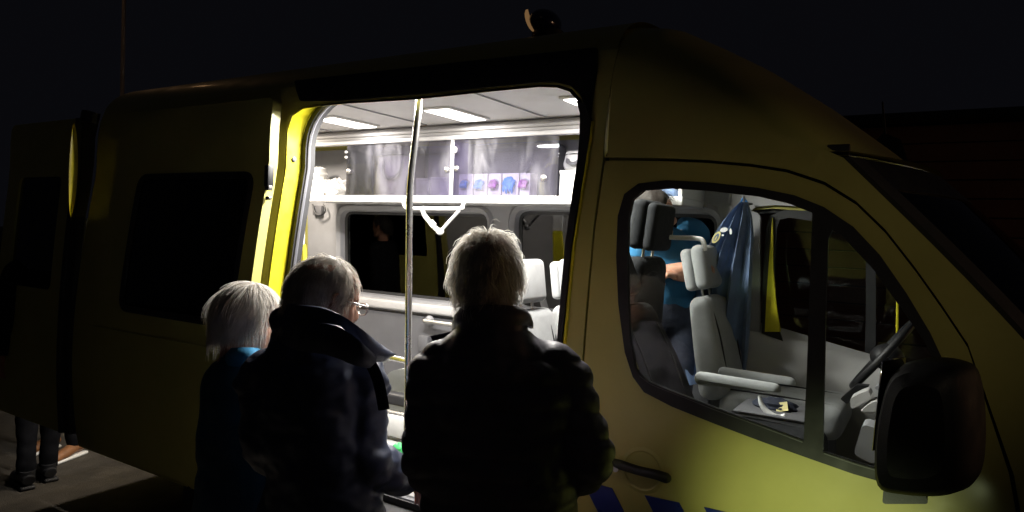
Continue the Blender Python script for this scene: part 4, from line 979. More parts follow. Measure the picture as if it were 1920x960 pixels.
def ribbon(P, R, ref):
    V, Fc = [], []
    for i, p in enumerate(P):
        t = (P[min(i + 1, len(P) - 1)] - P[max(i - 1, 0)]); s = t.cross(ref)
        s = s.normalized() * R[i] if s.length > 1e-9 else Vector((R[i], 0, 0))
        V += [p - s, p + s]
    for i in range(len(P) - 1): Fc.append((2 * i, 2 * i + 1, 2 * i + 3, 2 * i + 2))
    return V, Fc
def hair(root, HM, m, kind, seed=1, nstr=5000, cap=0.016, rad=0.00085, core=None):
    """a cap of hair with thousands of strands flowing from the crown"""
    rng = random.Random(seed)
    C = Vector((0, -0.006, 0.010)); rx, ry, rz_ = 0.0755, 0.0985, 0.1085
    zl = {'short': [(0, 0.082), (35, 0.078), (60, 0.050), (78, 0.000), (92, 0.030), (112, -0.022), (140, -0.066), (180, -0.082)],
          'receding': [(0, 0.106), (30, 0.098), (55, 0.070), (76, 0.010), (92, 0.030), (112, -0.030), (140, -0.078), (180, -0.095)],
          'crop': [(0, 0.094), (30, 0.086), (55, 0.058), (74, 0.005), (80, -0.012), (94, 0.030), (112, -0.030), (140, -0.082), (180, -0.100)],
          'bob': [(0, 0.085), (35, 0.078), (58, 0.050), (72, 0.020), (84, -0.035), (105, -0.07), (140, -0.095), (180, -0.105)]}[kind]
    def line(th):     # th: azimuth from the face, radians
        a = abs(math.degrees(th)); return float(np.interp(a, [p[0] for p in zl], [p[1] for p in zl]))
    def E(psi, th, off, bob=0.0):
        s, c = math.sin(min(psi, 1.75)), math.cos(psi)
        p = C + Vector(((rx + off) * s * math.sin(th), (ry + off) * s * math.cos(th), (rz_ + off) * c))
        if psi > 1.75: p.z = C.z + (rz_ + off) * math.cos(1.75) - (psi - 1.75) * 0.11
        return p
    th_n, ps_n = 72, 40; pmax = 2.75 if kind == 'bob' else 2.5
    idx, V, Fc = {}, [], []
    for i in range(ps_n + 1):
        for k in range(th_n):
            psi = pmax * i / ps_n; th = -math.pi + 2 * math.pi * k / th_n
            p0 = E(psi, th, 0.0); edge = p0.z - line(th)
            if edge < -0.012: continue
            t = cap * min(1.0, max(0.0, (edge + 0.012) / 0.04)) ** 0.6
            if kind == 'bob' : t = cap * (0.6 + 0.6 * min(1, psi / 1.4)) * min(1.0, max(0.15, (edge + 0.012) / 0.03)) * (1 - 0.7 * max(0, psi - 1.7))
            t *= 1 + 0.30 * nz(p0, (40, 40, 25), seed) + 0.15 * nz(p0, (110, 110, 40), seed)
            if kind == 'receding' and math.cos(th) > 0.2: t *= 0.45
            idx[(i, k)] = len(V); V.append(HM @ E(psi, th, t + 0.001))
    for i in range(ps_n):
        for k in range(th_n):
            q = [(i, k), (i, (k + 1) % th_n), (i + 1, (k + 1) % th_n), (i + 1, k)]
            if all(a in idx for a in q): Fc.append(tuple(idx[a] for a in q))
    ho = mesh_obj('hair', V, Fc, core or m, root, True, 80)
    SV, SF = [], []
    clump = {}
    for _ in range(nstr):
        psi = math.acos(1 - rng.random() * 1.75); th = rng.uniform(-math.pi, math.pi)
        p0 = E(psi, th, 0); ln = line(th)
        if p0.z < ln - 0.004: continue
        key = (int(psi * 7), int(th * 6)); cl = clump.setdefault(key, (rng.gauss(0, 1), rng.gauss(0, 1), rng.gauss(0, 1)))
        pts = []; 
        if kind == 'bob':
            zend = min(-0.068 - 0.036 * max(0, -math.cos(th)) + 0.020 * cl[0] + rng.gauss(0, 0.014), ln - 0.012) if abs(th) > 0.9 else ln - 0.022
            L = rng.uniform(0.5, 1.0); o0, o1 = cap * 0.9, cap * (1.25 + 0.40 * cl[1] + rng.gauss(0, 0.2)); K = 8; side = 0.22 * cl[2] + rng.gauss(0, 0.07)
            ps = psi
            for q in range(K):
                s = q / (K - 1); pp_ = psi + s * L * 1.5
                p = E(pp_, th + side * s, (o0 + (o1 - o0) * s) * (1 - 0.75 * max(0, pp_ - 1.7)))
                if p.z < zend: break
                pts.append(p)
            r0 = 0.0009
        else:
            base = {'short': 0.054, 'crop': 0.042}.get(kind, 0.036)
            L = base * rng.uniform(0.55, 1.10) * (1 + 0.10 * cl[0]); K = 5
            lift = (0.54 + 0.11 * cl[1] + rng.gauss(0, 0.12)) if kind == 'short' else (0.22 + 0.10 * cl[1] + rng.gauss(0, 0.08))
            if kind == 'short' and psi < 0.6: lift += 0.04
            if kind == 'receding' and math.cos(th) > 0.2: L *= 0.9; lift *= 0.7
            side = 0.35 * cl[2] + rng.gauss(0, 0.15)
            for q in range(K):
                s = q / (K - 1)
                p = E(psi + s * L * (1 - 0.35 * lift) / 0.105, th + side * s * L / 0.1, cap * 0.55 + lift * L * (1.7 * s - 1.05 * s * s)); pts.append(p)
            r0 = rad
        if len(pts) < 3: continue
        g = ribbon([HM @ p for p in pts], [r0 * (1 - 0.75 * q / (len(pts) - 1)) for q in range(len(pts))], Vector((rng.gauss(0, 1), rng.gauss(0, 1), rng.gauss(0, 1))))
        n0 = len(SV); SV += g[0]; SF += [tuple(a + n0 for a in f) for f in g[1]]
    so = mesh_obj('hair_strands', SV, SF, m, ho, True, 180); so['kind'] = 'stuff'
    return ho

def stand(at, rz, h, head_off=(0, 0.02), hyaw=0, hpitch=0, floor=0.0, **kw):
    """joints of a standing figure of height h with its arms hanging"""
    k = h / 1.75
    J = dict(at=(at[0], at[1], floor), rz=rz, head=(head_off[0], head_off[1], h - 0.1185), hyaw=hyaw, hpitch=hpitch, neck=(head_off[0] * 0.4, head_off[1] * 0.4, 1.475 * k), hip=(0, -0.01, 0.93 * k),
             shL=(-0.175, 0, 1.41 * k), shR=(0.175, 0, 1.41 * k), elL=(-0.225, -0.02, 1.12 * k), elR=(0.225, -0.02, 1.12 * k), wrL=(-0.23, 0.05, 0.87 * k), wrR=(0.23, 0.05, 0.87 * k),
             knL=(-0.10, 0.02, 0.49 * k), knR=(0.10, 0.02, 0.49 * k), anL=(-0.11, -0.02, 0.107), anR=(0.11, -0.02, 0.107))
    J.update(kw); return J
IMG = math.radians(31.8)       # turn that sets a figure square to the photograph

def collar(root, bot, top, m, th=0.012, n=5, name='collar', inv=None):
    """an upright collar between two world-space edges"""
    B_ = crom(bot, n); T_ = crom(top, n); k = len(B_); V, Fc = [], []
    cen = sum(B_ + T_, Vector()) / (2 * k)
    for lay in (0, 1):
        for i in range(k):
            for s in (0, 0.33, 0.66, 1.0):
                p = B_[i].lerp(T_[i], s); d = p - cen; d.z = 0; d = d.normalized() if d.length > 1e-5 else Vector((0, 1, 0))
                p = p + d * (0.012 * math.sin(math.pi * s)) - d * th * lay
                V.append(p)
    w_ = 4; N_ = k * w_
    for i in range(k - 1):
        for j in range(3):
            a = i * w_ + j; Fc.append((a, a + 1, a + w_ + 1, a + w_)); Fc.append((N_ + a, N_ + a + w_, N_ + a + w_ + 1, N_ + a + 1))
        a = i * w_; Fc.append((a, a + w_, N_ + a + w_, N_ + a)); a = i * w_ + 3; Fc.append((a, N_ + a, N_ + a + w_, a + w_))
    Fc.append((0, N_, N_ + 1, 1)); Fc.append((1, N_ + 1, N_ + 2, 2)); Fc.append((2, N_ + 2, N_ + 3, 3))
    e = (k - 1) * w_
    for j in range(3): Fc.append((e + j, e + j + 1, N_ + e + j + 1, N_ + e + j))
    bpy.context.view_layer.update()
    inv_ = root.matrix_world.inverted()
    return recalc(mesh_obj(name, [inv_ @ p for p in V], Fc, m, root, True, 60))

# --- man in the quilted coat, back to the photographer
D3 = 1.85
b3 = atD(935, 720, D3)
def L3(px, py, y=0.0):
    p = atD(px, py, D3); d = Vector((p.x - b3.x, p.y - b3.y)); return (d.x * math.cos(IMG) + d.y * math.sin(IMG), y, p.z)
J3 = stand((b3.x, b3.y), IMG, 1.80)
h3 = L3(911, 520)
J3.update(head=(h3[0], 0.05, 1.80 - 0.128), hyaw=math.radians(4), hpitch=math.radians(-8), neck=(-0.02, 0.0, 1.555), hip=(0.02, -0.01, 0.93), hs=1.02,
          shL=L3(822, 694, -0.01), shR=L3(1052, 704, 0.0), elL=L3(806, 860, -0.05), elR=L3(1102, 858, -0.03), wrL=(-0.10, 0.20, 1.02), wrR=(0.12, 0.20, 1.02))
def r3(y, xl, xr, ry, cy=0.0):
    a, b = L3(xl, y), L3(xr, y); return (a[2], (a[0] + b[0]) / 2, cy, (b[0] - a[0]) / 2, ry)
top3 = [(0.80, 0.02, 0, 0.20, 0.15), (0.95, 0.02, 0.0, 0.21, 0.155), (1.15, 0.01, 0.0, 0.205, 0.15), r3(780, 795, 1078, 0.150), r3(725, 796, 1084, 0.142), r3(688, 806, 1070, 0.122, -0.005), r3(655, 828, 1035, 0.105, -0.012), r3(625, 848, 1000, 0.095, -0.012), r3(598, 858, 988, 0.088, -0.006), r3(580, 862, 982, 0.082, 0.0)]
def quilt(p, n_):
    t = (p.z + 0.10 * abs(p.x) ** 1.3 + 0.012 * nz(p, (5, 5, 3), 3)) / 0.062
    f = abs(math.sin(math.pi * t))
    return 0.011 * (f ** 0.55) - 0.006 + 0.004 * nz(p, (22, 22, 30), 1) + 0.003 * nz(p, (50, 50, 18), 5) * f
man3, H3 = person('tall man with fluffy pale hair and black quilted jacket, back turned, nearest the cab', J3, top=top3, top_m='puffer', top_fn=quilt, sleeve=(0.074, 0.066, 0.060, 0.052), top_vox=0.008)
hair(man3, H3, 'hair_backlit', 'short', 3, 19000, 0.003, 0.0011, 'hair_unlit')
collar(man3, [atD(846, 622, 1.90), atD(858, 612, 1.80), atD(900, 612, 1.755), atD(950, 612, 1.755), atD(988, 610, 1.80), atD(1000, 616, 1.90)], [atD(866, 592, 1.90), atD(862, 578, 1.80), atD(895, 572, 1.765), atD(945, 572, 1.765), atD(982, 577, 1.80), atD(985, 585, 1.90)], 'puffer', 0.012)
fl = [atD(872, 604, 1.86), atD(845, 622, 1.84), atD(806, 630, 1.85), atD(812, 640, 1.86), atD(850, 640, 1.83), atD(880, 625, 1.82)]
bpy.context.view_layer.update(); inv = man3.matrix_world.inverted()
fv = [inv @ p for p in fl] + [inv @ (p + Vector((0.006, 0.012, -0.008))) for p in fl]
recalc(mesh_obj('collar_flap', fv, [(0, 1, 2, 3, 4, 5), (11, 10, 9, 8, 7, 6)] + [(i, (i + 1) % 6, 6 + (i + 1) % 6, 6 + i) for i in range(6)], 'puffer', man3))

# --- man with glasses in the navy coat
D2 = 2.0
RZ2 = math.radians(12)
b2 = atD(588, 760, D2)
def L2(px, py, y=0.0, rz=RZ2, d=D2):
    p = atD(px, py, d); q = Vector((p.x - b2.x, p.y - b2.y)); x = q.x * math.cos(rz) + q.y * math.sin(rz); yy = -q.x * math.sin(rz) + q.y * math.cos(rz)
    return (x, yy + y, p.z)
J2 = stand((b2.x, b2.y), RZ2, 1.71)
hc = L2(606, 562)
J2.update(head=(hc[0] + 0.002, hc[1], 1.708 - 0.1225), hyaw=math.radians(-16) - RZ2, hpitch=math.radians(-13), hs=1.03, neck=(hc[0] - 0.01, hc[1] - 0.03, 1.455), hip=(0.02, 0.0, 0.90),
          shL=L2(492, 705), shR=L2(676, 700), elL=L2(512, 842, -0.02), elR=L2(702, 862, -0.03), wrL=(-0.10, 0.22, 0.98), wrR=(0.20, 0.22, 1.02))
def r2(y, xl, xr, ry, cy=0.0):
    a, b = L2(xl, y), L2(xr, y); return (a[2], (a[0] + b[0]) / 2, (a[1] + b[1]) / 2 + cy, (b[0] - a[0]) / 2, ry)
top2 = [(0.72, 0.03, 0, 0.205, 0.16), (0.88, 0.03, 0, 0.205, 0.155), r2(900, 506, 715, 0.155), r2(830, 490, 705, 0.15), r2(760, 474, 700, 0.145), r2(705, 476, 698, 0.135), r2(670, 492, 690, 0.125), r2(640, 508, 680, 0.115), r2(612, 518, 665, 0.10), r2(595, 530, 650, 0.085)]
def folds2(p, n_):
    q = 0.014 * abs(nz(p, (6, 6, 11), 2)) + 0.008 * nz(p, (15, 15, 26), 4) + 0.004 * nz(p, (34, 34, 44), 7)
    arm = min(1.0, max(0.0, (abs(p.x) - 0.13) / 0.06))
    q += arm * 0.013 * (max(0, math.sin(34 * p.z + 9 * p.y + 3 * nz(p, (6, 6, 6), 9))) ** 2 - 0.3)
    return q
man2, H2 = person('grey-haired man with glasses and a navy coat, looking right, beside the steel pole', J2, top=top2, top_m='navy', top_fn=folds2, sleeve=(0.070, 0.062, 0.056, 0.050), top_vox=0.008, vox=0.0045,
                  extra_top=[xf(ball((0, 0, 0), 0.085, 0.06, 0.05, 18, 12), Matrix.Translation(L2(576, 606, -0.05)) @ Matrix.Rotation(0.25, 4, 'Y'))])
hair(man2, H2, 'hair_grey', 'crop', 5, 11000, 0.009)
hood_b = [atD(522, 640, 2.06), atD(522, 640, 1.93), atD(552, 655, 1.85), atD(605, 664, 1.83), atD(655, 668, 1.84), atD(694, 676, 1.87), atD(718, 678, 1.92), atD(735, 668, 1.98)]
hood_t = [atD(540, 585, 2.06), atD(534, 570, 1.95), atD(558, 572, 1.84), atD(604, 578, 1.815), atD(645, 594, 1.805), atD(682, 620, 1.835), atD(712, 644, 1.90), atD(738, 662, 1.99)]
collar(man2, hood_b, hood_t, 'navy', 0.016, 6)
collar(man2, [atD(560, 650, 1.80), atD(620, 668, 1.775), atD(668, 684, 1.79), atD(694, 690, 1.83)], [atD(580, 604, 1.785), atD(632, 612, 1.76), atD(672, 638, 1.77), atD(702, 664, 1.82)], 'navy', 0.010, 6, 'collar_fold')
bpy.context.view_layer.update(); inv = man2.matrix_world.inverted()
sp = crom([atD(680, 658, 1.885), atD(694, 680, 1.89), atD(706, 705, 1.895), atD(714, 735, 1.895), atD(720, 768, 1.90)], 5)
mesh_obj('shoulder_strap', *xf(tube(sp, 0.016, 8, flat=(0.22, 1.0), up=(0.35, -0.9, 0.2)), inv), 'blackwool', man2)
# glasses
gl = []
for e in (-1, 1):
    rim = [Vector((e * 0.034 + 0.026 * math.copysign(abs(math.cos(t)) ** 0.75, math.cos(t)), 0.112 - abs(0.1 * e * 0.034), 0.000 + 0.017 * math.copysign(abs(math.sin(t)) ** 0.75, math.sin(t)))) for t in np.linspace(0, 2 * math.pi, 21)]
    gl.append(xf(tube(rim, 0.0018, 6, cap=False), H2))
    tm = [(e * 0.060, 0.108, 0.008), (e * 0.074, 0.09, 0.010), (e * 0.0775, 0.05, 0.012), (e * 0.079, 0.005, 0.013), (e * 0.080, -0.01, 0.006)]
    gl.append(xf(stube(tm, 0.002, 4, 6), H2))
gl.append(xf(stube([(-0.009, 0.112, 0.004), (0, 0.118, 0.007), (0.009, 0.112, 0.004)], 0.0018, 4, 6), H2))
g_o = mesh_obj('glasses', *merge(*gl), 'steel_dull', man2)
for e in (-1, 1):
    ln = [Vector((e * 0.034 + 0.0255 * math.copysign(abs(math.cos(t)) ** 0.75, math.cos(t)), 0.1085, 0.0165 * math.copysign(abs(math.sin(t)) ** 0.75, math.sin(t)))) for t in np.linspace(0, 2 * math.pi, 21)[:-1]]
    mesh_obj('lens', [H2 @ p for p in ln], [tuple(range(20))], 'glass', g_o)

# --- white-haired woman
D1 = 2.36
RZ1 = math.radians(22)
b1 = atD(478, 760, D1)
J1 = stand((b1.x, b1.y), RZ1, 1.61)
def L1(px, py, y=0.0):
    p = atD(px, py, D1); q = Vector((p.x - b1.x, p.y - b1.y)); return (q.x * math.cos(RZ1) + q.y * math.sin(RZ1), -q.x * math.sin(RZ1) + q.y * math.cos(RZ1) + y, p.z)
hc = L1(464, 592)
J1.update(head=(hc[0], hc[1], 1.61 - 0.138), hyaw=math.radians(-48) - RZ1, hpitch=math.radians(-12), hs=0.98, neck=(hc[0] - 0.012, hc[1] - 0.035, 1.345), hip=(0.0, 0.0, 0.86),
          shL=L1(418, 712), shR=L1(548, 714), elL=L1(410, 860, -0.02), elR=L1(488, 890, -0.04), wrL=(-0.12, 0.2, 0.93), wrR=(0.14, 0.2, 0.93))
def r1(y, xl, xr, ry, cy=0.0):
    a, b = L1(xl, y), L1(xr, y); return (a[2], (a[0] + b[0]) / 2, (a[1] + b[1]) / 2 + cy, (b[0] - a[0]) / 2, ry)
top1 = [(0.70, 0, 0, 0.19, 0.15), (0.85, 0, 0, 0.195, 0.15), (1.0, 0, 0, 0.175, 0.14), r1(790, 394, 562, 0.14), r1(730, 395, 565, 0.135), r1(704, 400, 558, 0.13), r1(686, 408, 536, 0.118), r1(672, 418, 508, 0.105), r1(660, 426, 494, 0.092), r1(651, 430, 488, 0.084)]
woman, H1 = person('white-haired person in a dark vest and blue shirt, leftmost of three at the doorway', J1, top=top1, top_m='vest', top_fn=lambda p, n_: 0.006 * nz(p, (12, 12, 18), 8), sleeve=(0.066, 0.060, 0.054, 0.047), top_vox=0.009, vox=0.0045)
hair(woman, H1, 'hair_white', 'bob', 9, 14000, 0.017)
bpy.context.view_layer.update(); inv = woman.matrix_world.inverted()
collar(woman, [atD(424, 676, 2.36), atD(424, 684, 2.27), atD(450, 688, 2.225), atD(478, 682, 2.24), atD(498, 672, 2.34)], [atD(432, 652, 2.36), atD(434, 652, 2.28), atD(452, 652, 2.245), atD(474, 652, 2.26), atD(484, 652, 2.34)], 'blue_shirt', 0.010)
# blue shirt sleeve showing below the vest
el, wr, sh = Vector(J1['elR']), Vector(J1['wrR']), Vector(J1['shR'])
slv = cloth_obj('sleeve', stube([sh.lerp(el, 0.55), sh.lerp(el, 0.8), el, el.lerp(wr, 0.5), wr], [0.062, 0.064, 0.062, 0.056, 0.048], 6, 16), 'blue_shirt', woman, 0.008, lambda p, n_: 0.006 * nz(p, (20, 20, 40), 3), 3)

# --- attendant inside, arms folded, and two people behind the ambulance
J4 = stand((-1.23, 1.46), IMG + math.radians(190), 1.62, floor=0.625)
J4.update(head=(0.15, 0.16, 1.30), neck=(0.07, 0.05, 1.235), hyaw=math.radians(80), shL=(-0.155, 0, 1.225), shR=(0.14, 0, 1.20), elL=(-0.20, 0.04, 0.985), elR=(0.20, 0.05, 0.97), wrL=(0.02, 0.145, 1.0), wrR=(-0.05, 0.165, 1.045))
top4 = [(0.82, 0, 0, 0.16, 0.12), (0.92, 0, 0, 0.165, 0.125), (1.02, 0, 0, 0.165, 0.125), (1.13, 0.01, 0, 0.17, 0.12), (1.19, 0.02, 0, 0.15, 0.105), (1.23, 0.05, 0.015, 0.10, 0.08), (1.25, 0.065, 0.035, 0.066, 0.062)]
att, H4 = person('attendant in a blue T-shirt with folded arms, standing inside behind the driver seat', J4, top=top4, top_m='tshirt', top_fn=lambda p, n_: 0.006 * nz(p, (12, 12, 22), 6), sleeve=(0.066, 0.064, 0.05, 0.04), short=0.62, curl=0.95, top_vox=0.010, legs_m='denim')
hair(att, H4, 'hair_dark', 'short', 12, 900, 0.014)
def simple(label, px, py, rz, h, seed, topm, legm, shoe, sole, **kw):
    g = atZ(px, py, 0.0); J = stand((g.x, g.y), rz, h, **kw)
    k = h / 1.75
    tp = [(0.74 * k, 0, 0, 0.19, 0.14), (0.95 * k, 0, 0, 0.19, 0.14), (1.15 * k, 0, 0, 0.185, 0.135), (1.32 * k, 0, 0, 0.20, 0.13), (1.41 * k, 0, 0, 0.175, 0.11), (1.455 * k, 0, 0, 0.11, 0.085), (1.49 * k, 0, 0, 0.066, 0.066)]
    r_, H_ = person(label, J, top=tp, top_m=topm, top_fn=lambda p, n_: 0.007 * nz(p, (10, 10, 18), seed), legs_m=legm, shoe_m=shoe, sole_m=sole, sleeve=(0.068, 0.06, 0.054, 0.048), top_vox=0.012, vox=0.008)
    hair(r_, H_, 'hair_dark', 'short', seed, 900, 0.014)
    return r_
simple('dark figure in black trousers and black shoes behind the ambulance, nearest its rear door', 80, 905, math.radians(80), 1.78, 21, 'blackwool', 'trousers_black', 'black', 'rubber', anL=(-0.10, -0.02, 0.107), anR=(0.04, 0.05, 0.107), knL=(-0.09, 0.02, 0.49), knR=(0.07, 0.05, 0.49))
simple('dark figure in brown shoes with white soles, farther behind the ambulance', 108, 852, math.radians(200), 1.74, 23, 'blackwool', 'trousers_black', 'brown', 'sole', anL=(-0.15, 0.0, 0.107), anR=(0.14, -0.06, 0.107))

# ================================================================== things inside the ambulance
ZS = 2.0235
def crumple(c, rx, ry, rz, seed, amp=0.35, nu=26, nv=16):
    g = ball((0, 0, 0), 1, 1, 1, nu, nv); V = []
    for v in g[0]:
        d = 1 + amp * (abs(noise.noise(v * 2.2 + Vector((seed, 0, 0)))) * 1.4 - 0.3) + amp * 0.5 * (abs(noise.noise(v * 5.0 + Vector((0, seed, 0)))) - 0.2)
        q = Vector((v.x * rx, v.y * ry, v.z * rz)) * d; q.z = max(q.z, -rz * 0.8); V.append(Vector(c) + q)
    return V, g[1]
def carton(label, px0, px1, py0, Y0, dy, m, cat='box', group=None, name='storage_box', open_top=False):
    """a box standing on the locker shelf between two photograph columns"""
    a = atY(px0, 366, Y0); b = atY(px1, 366, Y0); h = atY((px0 + px1) / 2, py0, Y0).z - ZS
    t = thing(name, label, cat, ((a.x + b.x) / 2, Y0 + dy / 2, ZS), 0, group); w_ = abs(b.x - a.x)
    th = 0.004
    if open_top:
        mesh_obj('box_bottom', *place(rbox(w_ - 0.01, dy - 0.01, th, 0.0008, 1), (0, 0, th / 2 + 0.001)), m, t)
        for s in (-1, 1):
            mesh_obj('box_side', *place(rbox(th, dy - 2 * th - 0.001, h, 0.001, 1), (s * (w_ / 2 - th / 2), 0, h / 2 + 0.001)), m, t)
            mesh_obj('box_wall', *place(rbox(w_, th, h, 0.001, 1), (0, s * (dy / 2 - th / 2), h / 2 + 0.001)), m, t)
    else:
        mesh_obj('box_body', *place(rbox(w_, dy, h * 0.97, 0.004, 2), (0, 0, h * 0.485)), m, t)
        mesh_obj('lid', *place(rbox(w_ + 0.004, dy + 0.004, h * 0.14, 0.003, 2), (0, 0, h * 0.93)), m, t)
    return t
carton('low open grey box at the left end of the locker shelf', 562, 606, 337, 1.40, 0.20, 'carton', open_top=True)
tag(mesh_obj('crumpled_tissue', *crumple(atY(597, 328, 1.58) - Vector((0, 0, 0.0)), 0.075, 0.06, 0.06, 3), 'tissue'), 'rounded crumple of white tissue sitting above the low open box', 'tissue')
tag(mesh_obj('crumpled_bag', *crumple(Vector((atY(629, 350, 1.48).x, 1.48, ZS + 0.055)), 0.115, 0.08, 0.070, 8, 0.5), 'tissue'), 'crumpled white plastic bag beside the low open box on the locker shelf', 'bag')
tag(mesh_obj('crumpled_wrapper', *crumple(Vector((atY(622, 360, 1.40).x, 1.40, ZS + 0.022)), 0.05, 0.03, 0.03, 15, 0.4), M['blue_wrap'] if 'blue_wrap' in M else 'tissue'), 'small pale wrapper at the shelf edge before the crumpled bag', 'wrapper')
carton('tall pale grey container behind the hinged locker pane', 652, 684, 300, 1.44, 0.16, 'carton_grey', name='storage_container', cat='container')
def softbag(label, px0, px1, py0, Y0, dy, m, seed, name='soft_bag', taper=0.2, cat='bag'):
    a = atY(px0, 366, Y0); b = atY(px1, 366, Y0); h = atY((px0 + px1) / 2, py0, Y0).z - ZS; w_ = abs(b.x - a.x)
    g = rbox(w_, dy, h, 0.035, 3, 3); V = []
    for v in g[0]:
        k = v.z / h + 0.5; q = Vector((v.x * (1 - taper * k * 0.4) , v.y * (1 - taper * k * 0.6), v.z + h / 2))
        q += Vector((0, 1, 0)) * (0.018 * noise.noise(v * 14 + Vector((seed, 0, 0)))) + Vector((1, 0, 0.3)) * (0.010 * noise.noise(v * 17 + Vector((0, seed, 0))))
        q.z = max(q.z, 0.001); V.append(q)
    t = thing(name, label, cat, ((a.x + b.x) / 2, Y0 + dy / 2, ZS))
    mesh_obj('bag_body', V, g[1], m, t, True, 60)
    mesh_obj('carry_strap', *stube([(-w_ * 0.25, -dy * 0.3, h * 0.90), (-w_ * 0.22, -dy * 0.52, h * 0.5), (0, -dy * 0.58, h * 0.36), (w_ * 0.22, -dy * 0.52, h * 0.5), (w_ * 0.25, -dy * 0.3, h * 0.90)], 0.012, 5, 8, flat=(0.3, 1), up=(0, -1, 0)), 'bag_dark', t)
    mesh_obj('zip', *stube([(-w_ * 0.42, -dy * 0.40, h * 0.80), (0, -dy * 0.43, h * 0.83), (w_ * 0.42, -dy * 0.40, h * 0.80)], 0.004, 5, 6), 'rubber', t)
    return t
softbag('plain grey soft bag behind the locker pane left of the steel pole', 698, 768, 272, 1.50, 0.20, 'bag', 4, taper=0.35)
carton('mid-grey carton behind the sliding pane right of the pole', 779, 804, 334, 1.46, 0.18, 'carton_grey')
carton('white textured carton against the white locker divider', 806, 842, 332, 1.43, 0.20, 'carton')
softbag('large dark grey soft bag behind the row of glove boxes', 862, 1040, 268, 1.56, 0.18, 'bag_dark', 9, taper=0.12)
gx = [(859, 886, 'glove_blue', 0.6, 'leftmost glove box on the shelf, a low blue glove hanging from it'), (887, 913, 'glove_blue', 0.8, 'glove box with a rounded blue glove, second from the left in the row'),
      (914, 939, 'glove_purple', 0.7, 'glove box with a purple glove between two boxes of blue gloves'), (940, 972, 'glove_blue', 1.35, 'glove box with the largest bright blue glove drooping down its front'),
      (973, 993, 'glove_purple', 0.7, 'narrow glove box with a purple glove at the right end of the row')]
for q, (a_, b_, gm, sz, lab) in enumerate(gx):
    t = thing('glove_box', lab, 'glove box', ((atY(a_, 366, 1.40).x + atY(b_, 366, 1.40).x) / 2, 1.445, ZS), 0, 'disposable glove boxes on the locker shelf')
    w_ = abs(atY(b_, 366, 1.40).x - atY(a_, 366, 1.40).x) - 0.004; h = 0.142
    mesh_obj('carton', *place(rbox(w_, 0.09, h, 0.003, 1), (0, 0, h / 2)), 'carton', t)
    mesh_obj('opening', *place(tube([(0, 0, 0), (0, -0.003, 0)], 0.032, 16, flat=(0.7, 1)), (0, -0.0455, h * 0.62)), 'carton_grey', t)
    # a limp glove hanging out: cuff, palm and drooping fingers
    G = [crumple((0, -0.060, h * 0.60), 0.036 * sz ** 0.5, 0.018, 0.026 * sz, 3 + q, 0.5, 18, 12)]
    for f_ in range(4):
        x_ = (-0.024 + 0.016 * f_) * sz ** 0.5
        G.append(stube([(x_, -0.064, h * 0.55), (x_ * 1.1, -0.074, h * 0.55 - 0.025 * sz), (x_ * 1.05, -0.068, h * 0.55 - (0.038 + 0.008 * (f_ % 2)) * sz)], [0.010, 0.009, 0.005], 4, 7))
    co, no, F2 = remesh(*merge(*G), 0.004, 3)
    mesh_obj('glove', [Vector(p) for p in co], F2, gm, t, True, 80)
t = carton('speckled white carton at the right end of the shelf, in the open locker', 1048, 1092, 319, 1.38, 0.18, 'carton')
m_, tt, b_ = new_mat('speckled_carton')
vn = tt.nodes.new('ShaderNodeTexVoronoi'); vn.inputs['Scale'].default_value = 45; tc = tt.nodes.new('ShaderNodeTexCoord'); tt.links.new(tc.outputs['Object'], vn.inputs['Vector'])
rp = tt.nodes.new('ShaderNodeValToRGB'); rp.color_ramp.elements[0].position = 0.10; rp.color_ramp.elements[0].color = (0.08, 0.12, 0.10, 1); rp.color_ramp.elements[1].position = 0.22; rp.color_ramp.elements[1].color = (0.6, 0.61, 0.57, 1)
tt.links.new(vn.outputs['Distance'], rp.inputs[0]); tt.links.new(rp.outputs[0], b_.inputs['Base Color'])
for c in t.children: c.data.materials[0] = m_
softbag('rolled pale grey cloth bag standing on the speckled carton', 1050, 1095, 330, 1.42, 0.16, 'carton_grey', 17, taper=0.1)
bpy.data.objects['soft_bag.002'].location.z = ZS + 0.148
cl = thing('folded_cloth', 'folded dark blue cloth in the end locker, seen through the cab window', 'cloth', (-1.30, 1.50, ZS))
for q in range(4):
    g = rbox(0.26, 0.24, 0.05, 0.022, 3, 2)
    mesh_obj('fold', [v + Vector((0.01 * math.sin(q * 2.1), 0, 0.026 + q * 0.05 + 0.006 * noise.noise(v * 16 + Vector((q, 0, 0))))) for v in g[0]], g[1], 'jacket_blue', cl, True, 60)

# stretcher on the ambulance floor
st = thing('stretcher', 'wheeled stretcher with a grey raised backrest and white linen, behind the steel pole', 'stretcher', (-2.9, 1.0, 0.625))
def lo(g): return [Vector(v) - Vector((-2.9, 1.0, 0.625)) for v in g[0]], g[1]
bpx = [(p.x, p.z) for p in (atY(a, b, 0.98) for a, b in [(716, 800), (715, 730), (724, 702), (752, 692), (785, 694), (806, 706), (814, 735), (814, 800)])]
pg = panel_geo([(p.x, p.y) for p in crom([Vector((a, b, 0)) for a, b in bpx], 4, True)], [], lambda x, z, d: Vector((x, 0.98 + d - 0.25 * (z - 1.0), z)), 0.07, 0.06)
recalc(mesh_obj('backrest', *lo(pg), 'mattress', st, True, 40))
mesh_obj('mattress', *lo(box2((-4.15, 0.74, 0.95), (-2.95, 1.28, 1.02), 0.03, 3)), 'mattress', st)
mesh_obj('linen', *lo(box2((-4.05, 0.725, 0.90), (-3.05, 1.295, 1.035), 0.02, 3)), 'linen', st)
yb = atY(742, 787, 0.93); mesh_obj('safety_pad', *lo(place(rbox(0.20, 0.06, 0.035, 0.01), yb)), 'yellow_in', st)
